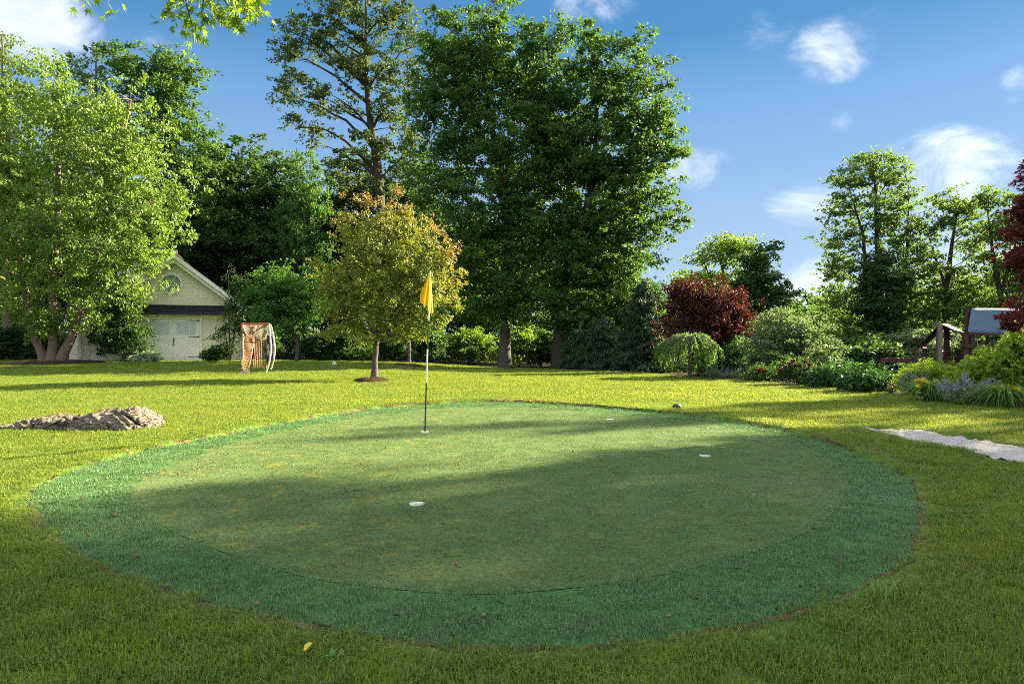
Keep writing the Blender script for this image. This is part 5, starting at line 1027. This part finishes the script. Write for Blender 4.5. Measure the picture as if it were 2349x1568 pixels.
# ------------------------------------------------------------------ wooden playset beyond the border
M['cedar'] = simple('dark_stained_timber', (.085, .045, .032), .75, .3, scale=5, col2=(.05, .028, .022), bump=.3); M['cedar_pale'] = simple('weathered_timber', (.24, .19, .15), .8, .2, scale=6, bump=.3)
M['tarp_blue'] = simple('blue_canvas', (.075, .135, .205), .6, .3, scale=3, col2=(.06, .115, .18)); M['tarp_dark'] = simple('dark_canvas', (.012, .022, .026), .7, .2, scale=3); M['chain'] = simple('steel_chain', (.42, .42, .42), .4, .5, metal=.6); M['rubber'] = simple('black_rubber', (.015, .015, .016), .5, .4)
def playset():
    d = 28.0; k = d/F; gx_, gy_ = at(2150, 850, d)[:2]; b = np.array((gx_, d, float(gz(gx_, d)))); root = empty('playset', b, 'dark wooden playset with blue canvas canopy, low frame and swing beam', 'playset')
    def C(X, Y, dy=0.0): return at((3000+X/3.563)/1.5326, (1040+Y/3.563)/1.5326, d+dy)*np.array((1, 1, 1))-b
    zg = lambda p: float(gz(p[0]+b[0], p[1]+b[1]))-b[2]-.1
    def bar(name, p, q, w=.12, h=.12, mat='cedar'): m = MB(); m.beam(p, q, w, h); return m.obj(name, M[mat], root)
    def post(X, Y, dy=0, w=.14, mat='cedar', Yb=None):
        p = C(X, Y, dy); q = p.copy(); q[2] = zg(p) if Yb is None else C(X, Yb, dy)[2]; return bar('post', p, q, w, w, mat)
    bar('swing_beam', C(345, 800), C(1350, 830), .10, .17); bar('brace', C(725, 825), C(800, 905), .08, .10)
    post(787, 645, -.1); post(890, 650, .9); bar('rail', C(770, 648, -.1), C(905, 648, .9), .10, .06, 'cedar_pale'); post(1385, 700, 0)
    post(1075, 352, -.1, .17, 'cedar_pale', 810); post(1170, 385, 1.1, .16, 'cedar', 805)
    bar('rail', C(905, 775, 1.0), C(1320, 795, 1.0), .08, .10); bar('deck_beam', C(795, 800, 1.1), C(1330, 835, 1.1), .1, .2); post(1345, 670, .3, .2)
    def sheet(name, c4, mat, t=.012):
        c4 = [np.asarray(c) for c in c4]; nu = 10; V = []
        for i in range(nu+1):
            for j in range(nu+1):
                u, v = i/nu, j/nu; p = (c4[0]*(1-u)+c4[1]*u)*(1-v)+(c4[3]*(1-u)+c4[2]*u)*v; p = p-np.array((0, 0, .02))*math.sin(math.pi*u)*math.sin(math.pi*v); V.append(p)
        o = link(name, mesh_np(name, V, [(i*(nu+1)+j, (i+1)*(nu+1)+j, (i+1)*(nu+1)+j+1, i*(nu+1)+j+1) for i in range(nu) for j in range(nu)], M[mat], True), root); s = o.modifiers.new('thickness', 'SOLIDIFY'); s.thickness = t
        return o
    sheet('low_canopy', [C(1085, 350, -.15), C(1190, 352, 1.2), C(905, 640, 1.0), C(795, 640, -.15)], 'tarp_dark'); sheet('low_canopy', [C(1092, 350, -.15), C(1190, 354, 1.2), C(1395, 462, 1.2), C(1382, 500, -.15)], 'tarp_dark')
    bar('ridge_pole', C(1080, 356, -.15), C(1185, 360, 1.2), .07, .07)
    # tower with the blue canopy
    for X, Y, dy, w in ((1398, 460, -.4, .17), (1442, 168, .6, .2), (1482, 470, -.35, .16), (2040, 190, .62, .2), (2010, 470, -.4, .17)): post(X, Y, dy, w)
    sheet('blue_canopy', [C(1480, 155, .55), C(2075, 158, .55), C(1995, 482, -.45), C(1430, 458, -.45)], 'tarp_blue', .02); sheet('canopy_back', [C(1484, 163, .60), C(2071, 166, .60), C(2110, 440, 1.6), C(1470, 440, 1.6)], 'tarp_blue', .02)
    bar('canopy_rail', C(1425, 472, -.45), C(2000, 492, -.45), .07, .10); bar('ridge_pole', C(1470, 162, .58), C(2085, 166, .58), .07, .07)
    bar('rail', C(1372, 622, -.5), C(1690, 628, -.5), .08, .17); bar('rail', C(1600, 592, .9), C(1940, 560, .9), .08, .1, 'cedar_pale'); bar('rail', C(1690, 640, -.5), C(2010, 660, -.5), .08, .12)
    for X in (1400, 1440, 1480): m = MB(); m.beam(C(X, 640, -.42), C(X, 900, -.42), .16, .03, (0, 1, 0)); m.obj('wall_board', M['cedar'], root)
    bar('climb_board', C(1412, 742, -.6), C(1400, 880, -.6), .15, .03, 'cedar_pale'); post(1530, 645, -.4, .1)
    bar('deck', C(1390, 880, .2), C(2020, 900, .2), 1.2, .06)
    m = MB(); c = C(1795, 565, .2); P = [c+np.array((.42*math.cos(a), 0, .42*math.sin(a))) for a in np.linspace(0, 2*math.pi, 25)]; m.tube(P, .05, 8, False); m.obj('steering_wheel', M['rubber'], root)
    for X0, X1, yt in ((388, 567, 815), (0, 0, 0)):
        if not yt: continue
        for X in (X0, X1):
            p = C(X, yt); q = p-np.array((0, 0, 1.15)); m = MB(); n = 38
            for i in range(n):
                a = p+(q-p)*i/n; w = .016 if i % 2 else .006; h = .006 if i % 2 else .016; m.box((a[0]-w, a[1]-h, a[2]-.036), (a[0]+w, a[1]+h, a[2]))
            m.obj('chain', M['chain'], root)
        p, q = C(X0, yt), C(X1, yt); m = MB(); m.beam(p-np.array((.05, 0, 1.17)), q-np.array((-.05, 0, 1.17)), .22, .04); m.obj('swing_seat', M['rubber'], root)
playset()

# ------------------------------------------------------------------ border plants
def leaf_parts(root, meshes, P, T, N, S, r, name='leaf'):
    from mathutils import Matrix
    T = unit(T); N = unit(N-(N*T).sum(1, keepdims=True)*T); X = np.cross(T, N)
    for i in range(len(P)):
        o = link(name, meshes[int(r.integers(len(meshes)))], root)
        o.matrix_local = Matrix(((X[i, 0]*S[i], T[i, 0]*S[i], N[i, 0]*S[i], P[i, 0]), (X[i, 1]*S[i], T[i, 1]*S[i], N[i, 1]*S[i], P[i, 1]), (X[i, 2]*S[i], T[i, 2]*S[i], N[i, 2]*S[i], P[i, 2]), (0, 0, 0, 1)))
def leaf_set(tpl, mat, n=4): V, Fc = tpl; return [mesh_np('leaf', V, Fc.astype(np.int32), mat, True, {'rnd': np.full(len(V), (i+.5)/n)}) for i in range(n)]
def weeping_tree():
    b = G(1582, 867); d = b[1]; k = d/F; r = np.random.default_rng(91); root = empty('weeping_tree', b, 'small umbrella-shaped weeping tree with bare trunk at the lawn edge', 'tree')
    top = at(1584, 778, d)-b; q = np.array([(0, 0, -.1), (.01, 0, .5), (.03, 0, 1.0), top]); V, Q = tubes_quads([(q, np.array((.075, .062, .055, .06)))], 9); link('trunk', mesh_np('trunk', V, Q, M['bark_grey'], True), root)
    st, LP, LT = [], [], []
    for i in range(135):
        a = r.uniform(0, 6.283); R = r.uniform(.25, 1)**.5*1.12; R = max(R, .75) if math.sin(a) < -.6 and abs(math.cos(a)) < .3 else R; e = np.array((math.cos(a)*R, math.sin(a)*R*.95, 0)); zt = top[2]+.26-.42*R*R+r.normal(0, .04); ze = r.uniform(.18, .75) if r.uniform() < .75 else r.uniform(.6, 1.1)
        p1 = top+e*.5+np.array((0, 0, .27+r.normal(0, .04)-.1*R)); p2 = np.array((e[0]*.95, e[1]*.95, zt-.05)); p3 = np.array((e[0]*1.03+r.normal(0, .04), e[1]*1.03+r.normal(0, .04), ze))
        A = bez(top, p1+(0, 0, .1), p2, 6); B = bez(p2, p2+(p2-p1)*.35+(0, 0, -.02), p3, 8); c = np.concatenate((A, B[1:])); st.append((c, np.linspace(.012, .003, len(c))))
        m = 58; t = np.concatenate((r.uniform(.12, 1, m),))*(len(c)-1); j = np.clip(t.astype(int), 0, len(c)-2); f = (t-j)[:, None]; LP.append(c[j]*(1-f)+c[j+1]*f+r.normal(0, .022, (m, 3))); LT.append(unit(c[j+1]-c[j])+r.normal(0, .55, (m, 3))+np.array((0, 0, -.5)))
    V, Q = tubes_quads(st, 4); link('branches', mesh_np('branches', V, Q, M['bark_pale'], True), root)
    P = np.concatenate(LP); T = np.concatenate(LT); n = len(P); W, Q, kk = scatter_leaves(tpl_oval(.42), P, T, r.normal(0, .8, (n, 3))+P*np.array((.5, .5, 0))+np.array((0, 0, .3)), .072*r.uniform(.7, 1.3, n)); link('crown', mesh_np('crown', W, Q, M['leaf_weep'], False, {'rnd': np.repeat(r.uniform(0, 1, n), kk)}), root)
weeping_tree()
def dome(name, label, cat, vx, vyb, d, lobes_, mat, n, lpc, leaf, crad, seed, tpl=None, up=.6, droop=.1, flatz=.8, group=None, stems=6, woody='bark_dark', shell=.45):
    b = at(vx, vyb, d); b[2] = float(gz(b[0], d)); L = lob(d, *lobes_); r = np.random.default_rng(seed); tr = []
    for q in range(stems):
        l = L[q % len(L)]; e = np.array(l[:3])+r.normal(0, .3, 3)*np.array(l[3:6]); tr.append((bez(b+r.normal(0, .05, 3)*(1, 1, 0), (b+e)/2+np.array((0, 0, .1)), np.maximum(e, b+np.array((-9, -9, .12))), 5), np.linspace(.014, .004, 5)))
    return build_tree(name, label, cat, b, tr, L, (M[woody], mat), n=n, lpc=lpc, leaf=leaf, crad=crad, K=10, first=.05, seed=seed, shell=shell, flatz=flatz, droop=droop, tpl=tpl, tw=.004, sides=5, up=up, rnd=.85, group=group, slope=.6)
M['leaf_herb'] = leafy('herb_leaf', (.10, .15, .075), (.17, .22, .115), .35, (.25, .36, .12)); M['leaf_strap'] = leafy('strap_leaf', (.045, .12, .02), (.10, .20, .035), .4, (.24, .42, .04)); M['lav'] = leafy('lavender_flower', (.15, .13, .24), (.30, .27, .40), .3, (.3, .26, .45)); M['lav_dim'] = leafy('blue_grey_flower', (.10, .11, .20), (.20, .22, .32), .3, (.2, .22, .4))
M['gold'] = leafy('golden_petal', (.66, .42, .012), (.72, .50, .02), .3, (.85, .62, .03)); M['rose'] = leafy('crimson_petal', (.07, .006, .012), (.14, .010, .02), .25, (.2, .012, .02)); M['magenta'] = leafy('magenta_petal', (.42, .03, .09), (.5, .06, .12), .35, (.7, .06, .15))
def flower_mesh(name, mat, petals=6, size=.1, cup=.7):
    V, Fs = [], []
    for q in range(petals):
        a = q*2*math.pi/petals; c, s = math.cos(a), math.sin(a); o = len(V)
        for x, y, z in ((0, 0, 0), (-.16, .35, cup*.45), (.16, .35, cup*.45), (-.15, .75, cup*.62), (.15, .75, cup*.62), (0, 1.05, cup*.45)): V.append((size*(x*c-y*s), size*(x*s+y*c), size*z))
        Fs += [(o, o+2, o+1), (o+1, o+2, o+4), (o+1, o+4, o+3), (o+3, o+4, o+5)]
    return mesh_np(name, np.array(V), np.array(Fs, np.int32), mat, True, {'rnd': np.random.default_rng(1).uniform(0, 1, len(V))})
def rose_mesh(mat, size=.05):
    V, Fs = [], []
    for ring, (n, rr, z) in enumerate(((3, .3, .7), (5, .6, .5), (6, .95, .2))):
        for q in range(n):
            a = q*2*math.pi/n+ring*.5; c, s = math.cos(a), math.sin(a); o = len(V); w = .55*rr+.15
            for x, y, zz in ((-w*.6, rr*.55, z-.4), (w*.6, rr*.55, z-.4), (w, rr, z), (-w, rr, z), (0, rr*.8, z+.25)): V.append((size*(x*c-y*s), size*(x*s+y*c), size*zz))
            Fs += [(o, o+1, o+2), (o, o+2, o+3), (o+3, o+2, o+4)]
    return mesh_np('rose', np.array(V), np.array(Fs, np.int32), mat, True, {'rnd': np.random.default_rng(2).uniform(0, 1, len(V))})
def strap_clump(r, n, L0, L1, w, spread_):
    V, T, rd = [], [], []
    for q in range(n):
        a = r.uniform(0, 6.283); Ln = r.uniform(L0, L1); o = np.array((math.cos(a), math.sin(a), 0)); b = o*r.uniform(0, .16)+np.array((0, 0, 0)); lean = r.uniform(.25, 1)*spread_
        c = b+o*Ln*.25*lean+np.array((0, 0, Ln*.85)); e = b+o*Ln*lean+np.array((0, 0, Ln*(1-.95*lean)*.6+.02)); B = bez(b, c, e, 7); s = np.array((-o[1], o[0], 0)); k = len(V); x = r.uniform(0, 1)
        for i, p in enumerate(B): f = w*(1-(i/6)**2*.92); V += [p-s*f-np.array((0, 0, .0)), p+np.array((0, 0, -f*.5)), p+s*f]; rd += [x]*3
        for i in range(6):
            for q2 in (0, 1): T.append((k+3*i+q2, k+3*i+q2+1, k+3*i+q2+4, k+3*i+q2+3))
    return np.array(V), np.array(T, np.int32), np.array(rd)
def border():
    r = np.random.default_rng(120)
    FL = flower_mesh('flower', M['gold'], 6, .062, .8)
    def daylily(vx, vyb, lab, n, h, nf, sc, seed, fx=.5):
        r = np.random.default_rng(seed); b = G(vx, vyb); root = empty('daylily', b, lab, 'daylily', 'daylilies along the border edge'); V, T, rd = strap_clump(r, n, h*1.1, h*1.9, .013, 1.0); link('foliage', mesh_np('foliage', V, T, M['leaf_strap'], True, {'rnd': rd}), root)
        for q in range(nf):
            x, y = r.normal(0, fx*.62), r.normal(-.02, .16); z = h*r.uniform(.72, 1.0); s = MB(); s.tube(bez(np.array((x*.4, y*.4, .05)), np.array((x*.6, y*.6, z*.7)), np.array((x, y, z)), 5), .0045, 4); st = s.obj('stem', M['leaf_strap'], root)
            o = link('flower', FL, root, (x, y, z)); o.scale = (sc*r.uniform(.8, 1.15),)*3; o.rotation_euler = (r.normal(.5, .5), r.normal(0, .6), r.uniform(0, 6))
    daylily(2140, 921, 'daylily clump with orange-yellow blooms before the round lime bush', 300, .46, 26, 1.0, 1, .5); daylily(2300, 936, 'daylily clump with sparser yellow blooms nearest the right edge', 320, .44, 9, 1.0, 2, .5); daylily(2385, 930, 'daylily clump cut off by the right picture edge', 240, .44, 6, 1.0, 3, .4)
    def spike_mesh(nm, mat, h, seed, n=44):
        r = np.random.default_rng(seed); t = r.uniform(.25, 1, n); P = np.stack((r.normal(0, .010, n)*(1.2-t*.7)+.05*t*t, r.normal(0, .010, n)*(1.2-t*.7), t*h), 1); W, Q, k = scatter_leaves(tpl_kite(.8), P, r.normal(0, 1, (n, 3))+np.array((0, 0, .3)), r.normal(0, 1, (n, 3)), .026*r.uniform(.7, 1.3, n)*(1.25-.6*t)); return mesh_np(nm, W, Q, mat, False, {'rnd': np.repeat(r.uniform(0, 1, n), k)})
    SP = [spike_mesh('flower_spike', M['lav'], h, 5+i) for i, h in enumerate((.20, .26, .30))]; SD = [spike_mesh('flower_spike', M['lav_dim'], h, 15+i) for i, h in enumerate((.20, .26, .30))]
    def catmint(vx, vyb, lab, d, lobes_, ns, seed, sp=SP, leanx=0.0):
        root = dome('catmint_plant', lab, 'catmint', vx, vyb, d, lobes_, M['leaf_herb'], 90, 34, .032, .11, seed, tpl=tpl_oval(.6), group='catmint plants in the border', woody='leaf_herb'); r = np.random.default_rng(seed); b = np.array(root.location); L = lob(d, *lobes_)
        for q in range(ns):
            l = L[int(r.integers(len(L)))]; a = r.uniform(0, 6.283); rr = r.uniform(.3, 1)**.7; dx, dy = math.cos(a)*rr, math.sin(a)*rr; o = link('flower_spike', sp[int(r.integers(3))], root, np.array((l[0]+dx*l[3], l[1]+dy*l[4], l[2]+l[5]*(math.sqrt(max(0, 1-rr*rr))*.8-.1)))-b); o.rotation_euler = (-dy*.7+r.normal(0, .15), dx*.8+leanx+r.normal(0, .15), 0); o.scale = (r.uniform(.8, 1.2),)*3
    catmint(2225, 930, 'catmint with lavender spikes between the two near daylily clumps', 13.4, [(2215, 908, 32, 16), (2250, 905, 30, 18), (2180, 905, 16, 10), (2235, 895, 36, 16)], 46, 1)
    catmint(2275, 915, 'catmint behind the nearest daylilies at the right', 14.6, [(2275, 895, 40, 18), (2310, 900, 25, 16)], 24, 2)
    catmint(2085, 905, 'pale catmint spikes leaning out left of the round lime bush', 15.6, [(2090, 890, 22, 12), (2110, 880, 22, 12)], 20, 3, SD, -.3)
    catmint(1635, 868, 'grey-blue catmint right beside the weeping tree', 23.2, [(1632, 858, 20, 10), (1650, 860, 16, 8)], 22, 4, SD); catmint(1690, 871, 'low grey catmint drift under the olive shrub', 22.8, [(1680, 862, 26, 10), (1712, 866, 20, 8)], 20, 5, SD)
    dome('lime_bush', 'round feathery lime-green bush in the sun behind the daylilies', 'bush', 2132, 912, 16.2, [(2130, 872, 62, 34), (2100, 885, 36, 24), (2165, 880, 36, 28), (2130, 855, 40, 22)], M['leaf_lime'], 330, 70, .05, .16, 131, tpl=tpl_kite(.4), up=.3, droop=-.4)
    # peonies: every leaf its own piece
    LS = leaf_set(tpl_oval(.34, .06), M['leaf_glossy'], 4)
    for vx, vyb, d, lb, lab, sd in ((1905, 890, 19.0, [(1900, 862, 44, 24), (1880, 872, 28, 16), (1925, 868, 26, 18)], 'glossy dark peony clump beside the red roses', 141), (1990, 901, 17.3, [(1988, 866, 52, 32), (1960, 880, 30, 20), (2020, 880, 30, 20)], 'larger glossy dark peony clump left of the swing chains', 142), (1945, 880, 20.0, [(1945, 852, 30, 16)], 'peony tops between the two glossy clumps', 143)):
        root = dome('peony', lab, 'peony', vx, vyb, d, lb, M['leaf_glossy'], 110, 22, .15, .14, sd, tpl=tpl_oval(.34, .06), up=.5, droop=.6, group='peonies in the border'); r = np.random.default_rng(sd); L = np.array(lob(d, *lb)); b = np.array(root.location); n = 150
        kk = r.choice(len(L), n, p=L[:, 3]/L[:, 3].sum()); dr = unit(r.normal(0, 1, (n, 3))+np.array((0, -.35, .25))); P = L[kk, :3]+dr*L[kk, 3:6]*r.uniform(.85, 1.12, n)[:, None]; P[:, 2] = np.maximum(P[:, 2], b[2]+.06)
        leaf_parts(root, LS, P-b, dr+r.normal(0, .5, (n, 3))+np.array((0, 0, -.45)), dr*.5+np.array((0, 0, 1.0))+r.normal(0, .35, (n, 3)), .19*r.uniform(.75, 1.25, n), r)
    RM = rose_mesh(M['rose']); MG = flower_mesh('flower', M['magenta'], 5, .045, .4)
    def roses(root, d, spots, me, nm, s, seed):
        r = np.random.default_rng(seed); b = np.array(root.location)
        for vx, vy in spots: o = link(nm, me, root, at(vx, vy, d+r.uniform(-.5, -.2))-b); o.rotation_euler = (r.normal(.7, .4), r.normal(0, .4), r.uniform(0, 6)); o.scale = (s*r.uniform(.8, 1.2),)*3
    rb = dome('rose_bush', 'rose bush full of dark crimson blooms beside the peonies', 'rose bush', 1830, 884, 20.3, [(1830, 852, 42, 28), (1805, 865, 30, 18), (1855, 860, 26, 20)], M['leaf_dark'], 160, 44, .06, .2, 151, tpl=tpl_oval(.6), group='rose bushes in the border'); roses(rb, 20.3, [(1798, 840), (1812, 836), (1826, 838), (1838, 842), (1846, 832), (1856, 838), (1862, 848), (1850, 826), (1835, 850), (1852, 855), (1810, 848), (1868, 856), (1820, 829), (1791, 852), (1843, 860)], RM, 'rose', 1.5, 1)
    rb = dome('rose_bush', 'low rose bush with a single crimson bloom under the grey-green shrub', 'rose bush', 1755, 877, 22.0, [(1755, 858, 40, 18), (1785, 862, 28, 14), (1730, 862, 22, 12)], M['leaf_dark'], 120, 40, .06, .2, 152, tpl=tpl_oval(.6), group='rose bushes in the border'); roses(rb, 22.0, [(1746, 850), (1752, 848), (1741, 852)], RM, 'rose', 1.9, 2)
    rb = dome('rose_bush', 'small rose bush with dull red blooms right of the weeping tree trunk', 'rose bush', 1612, 868, 24.6, [(1610, 858, 22, 12)], M['leaf_dark'], 50, 40, .06, .18, 153, tpl=tpl_oval(.6), group='rose bushes in the border'); roses(rb, 24.6, [(1608, 852), (1614, 850), (1620, 853), (1603, 860)], RM, 'rose', 1.4, 3)
    rb = dome('campion_plant', 'sparse plant with a few magenta-red flowers left of the lime bush', 'flowering plant', 2045, 908, 16.6, [(2040, 895, 22, 12), (2055, 900, 16, 8)], M['leaf_dark'], 60, 26, .05, .14, 154, tpl=tpl_oval(.4)); roses(rb, 16.6, [(2035, 884), (2040, 883), (2046, 885), (2052, 884), (2056, 886), (2038, 887)], MG, 'flower', 1.0, 4)
    # leafy lime shrub at the right edge: big lobed leaves in front are pieces of their own
    lb = [(2322, 812, 40, 30), (2290, 842, 36, 26), (2240, 866, 30, 22), (2340, 855, 50, 42), (2345, 785, 28, 20), (2395, 820, 55, 65), (2215, 872, 22, 16), (2270, 828, 22, 18)]
    root = dome('hydrangea_shrub', 'tall leafy yellow-green shrub with large leaves at the right edge', 'shrub', 2330, 922, 14.2, lb, M['leaf_lime'], 230, 40, .11, .26, 161, tpl=tpl_maple(), up=.8, droop=.2, stems=10, shell=.4); r = np.random.default_rng(161); d = 14.2; L = np.array(lob(d, *lb)); b = np.array(root.location); n = 240
    kk = r.choice(len(L), n); dr = unit(r.normal(0, 1, (n, 3))+np.array((-.2, -.4, .35))); P = L[kk, :3]+dr*L[kk, 3:6]*r.uniform(.9, 1.15, n)[:, None]; P[:, 2] = np.maximum(P[:, 2], b[2]+.15); leaf_parts(root, leaf_set(tpl_maple(), M['leaf_lime']), P-b, dr+r.normal(0, .5, (n, 3))+np.array((0, 0, -.3)), dr*.4+np.array((0, 0, 1.0))+r.normal(0, .4, (n, 3)), .13*r.uniform(.75, 1.2, n), r)
    # red cut-leaved maple reaching in from the right
    d = 10.8; b = at(2620, 900, d); b[2] = float(gz(b[0], d)); line = lambda *p: (np.array([at(q[0], q[1], d) for q in p]), np.array([q[2] for q in p])); tr = [line((2620, 960, .09), (2600, 800, .075), (2540, 640, .055), (2480, 500, .03), (2440, 380, .012)), line((2590, 760, .05), (2500, 700, .035), (2400, 690, .02), (2330, 710, .008))]
    tr[0][0][0] = b
    build_tree('japanese_maple', 'red fine-leaved maple reaching in at the right edge over the blue canopy', 'tree', b, tr, lob(d, (2385, 400, 42, 40), (2400, 500, 62, 60), (2370, 470, 40, 30), (2400, 590, 80, 45), (2340, 590, 40, 22), (2345, 535, 35, 20), (2460, 520, 120, 160), (2420, 690, 70, 30), (2335, 722, 45, 12, 1.5), (2320, 745, 28, 7), (2380, 640, 40, 16), (2362, 350, 14, 16)),
        (M['bark_dark'], M['leaf_red']), n=640, lpc=40, leaf=.075, crad=.17, K=40, first=.9, seed=171, shell=.3, flatz=.22, droop=.5, tpl=tpl_maple(2.0), ragged=.2, slope=-.1, tw=.003, up=1.1, rnd=.5)
border()
def overhead_branch():
    r = np.random.default_rng(181); b = np.array((-9.2, 6.2, 0.0)); b[2] = float(gz(b[0], b[1])); root = empty('maple_tree', b, 'bright maple branch hanging into the top left of the sky', 'tree'); d = 9.4
    tr = [(np.array([b, b+(0, .1, 3), b+(.3, .3, 6), b+(.5, .6, 9), b+(.6, .8, 12)])-b, np.array((.26, .21, .17, .12, .04)))]
    hub = at(470, -110, d)-b; lm = [(bez(np.array((.3, .3, 5.6)), np.array((2.2, 1.4, 7.4)), hub, 12), np.linspace(.07, .022, 12))]
    strands = [[(455, -90), (410, -20), (385, 20), (374, 52)], [(460, -90), (425, 0), (440, 55), (444, 100)], [(470, -100), (480, -10), (500, 30), (520, 45)], [(480, -100), (520, -20), (560, 20), (598, 50)], [(480, -100), (540, -30), (575, 5), (595, 25)], [(455, -95), (470, -20), (462, 30), (478, 55)], [(475, -100), (505, -10), (540, 35), (548, 62)], [(440, -100), (260, -60), (200, -20), (185, 10)], [(440, -100), (290, -60), (255, -20), (247, 8)], [(470, -100), (450, -30), (430, 10), (400, 30)], [(470, -100), (520, -40), (545, 0), (565, 30)]]
    LP, LT = [], []; tg = []
    for q, s in enumerate(strands):
        P = np.array([at(x, y, d+r.normal(0, .22)) for x, y in s])-b; P[0] = hub; t = np.linspace(0, 3, 16); i = np.clip(t.astype(int), 0, 2); f = (t-i)[:, None]; c = P[i]*(1-f)+P[i+1]*f; tg.append((c, np.linspace(.014, .003, 16)))
        m = 30 if q not in (7, 8) else 13; lo = .35 if q not in (7, 8) else .7; t = r.uniform(lo, 1, m)*15; j = np.clip(t.astype(int), 0, 14); f = (t-j)[:, None]; LP.append(c[j]*(1-f)+c[j+1]*f+r.normal(0, .085, (m, 3))); LT.append(unit(c[j+1]-c[j])*.5+r.normal(0, .6, (m, 3))+np.array((0, 0, -.55)))
    V, Q = tubes_quads(tr, 10); link('trunk', mesh_np('trunk', V, Q, M['bark_grey'], True), root); V, Q = tubes_quads(lm+tg, 5); link('branches', mesh_np('branches', V, Q, M['bark_grey'], True), root)
    P = np.concatenate(LP); T = np.concatenate(LT); n = len(P); M['leaf_over'] = leafy('sunlit_maple_leaf', (.065, .14, .010), (.11, .19, .015), .5, (.27, .42, .015)); leaf_parts(root, leaf_set(tpl_maple(1.25), M['leaf_over']), P, T, r.normal(0, .6, (n, 3))+np.array((0, -.4, .7)), .14*r.uniform(.75, 1.2, n), r)
    # the rest of its crown, above the picture
    C, kk, L = clumps(r, [(.4, .6, 9.5, 2.4, 2.4, 2.4), (.4, .4, 12, 1.8, 1.8, 1.6), (-1.6, -.6, 8.5, 2, 2, 1.4)], 110, .4, .2); link('crown', crown_mesh('crown', r, C, kk, L, M['leaf_over'], 70, .13, .6, .5, .5), root)
    # plum at the left edge, only its tips in the picture
    b = np.array((-8.6, 8.3, 0.0)); d = 8.3; tr = [(np.array([b, b+(0, 0, 1.2), b+(.2, 0, 2.2), b+(.4, 0, 3.4)]), np.array((.07, .06, .045, .015)))]
    build_tree('plum_tree', 'yellow and pink leaf tips of a tree poking in at the left edge', 'tree', b, tr, [(-8.2, 8.3, 2.5, 1.3, 1.2, 1.0), (-7.0, 8.3, 2.44, .62, .35, .22)], (M['bark_grey'], M['leaf_cherry']), n=130, lpc=46, leaf=.085, crad=.22, K=12, first=.9, seed=183, tipdir=lambda P, r: r.uniform(0, .9, len(P)), tpl=tpl_oval(.5), slope=.3)
overhead_branch()
# ------------------------------------------------------------------ trees outside the picture on the right whose shade falls over the green
def shade_trees():
    def put(p, s_, c_, h, w, lab, k):
        ux, uy = math.sin(SUN_AZ), math.cos(SUN_AZ); x = ux*s_-uy*c_; y = uy*s_+ux*c_; copy_tree(PROTO[p], (x, y, float(gz(x, y))-.1), (h/16.5*w, h/16.5*w, h/16.5), k*1.3, lab, 'trees outside the picture that shade the green')
    put('dark', 44, -2.2, 24, .66, 'large dark tree outside the picture, nearest the camera', 1)
    put('dark', 50, .4, 26, .62, 'dark tree outside the picture, second from the camera', 2)
    put('dark', 46, 4.1, 25, .46, 'dark tree outside the picture, third from the camera', 5)
    put('dark', 50, 8.75, 22.0, .30, 'slender tree outside the picture beyond the near group', 3)
    put('dark', 56, 1.9, 27, .5, 'dark tree outside the picture standing behind the near group', 6)
    put('mid', 60, 7.2, 25, .22, 'thin tree outside the picture, farthest of those that shade the green', 7)
    put('dark', 38, 1.3, 21, .5, 'dark tree outside the picture standing before the near group', 8)
    put('mid', 40, -6.5, 22, .6, 'tree outside the picture to the right of the camera', 4)
shade_trees()
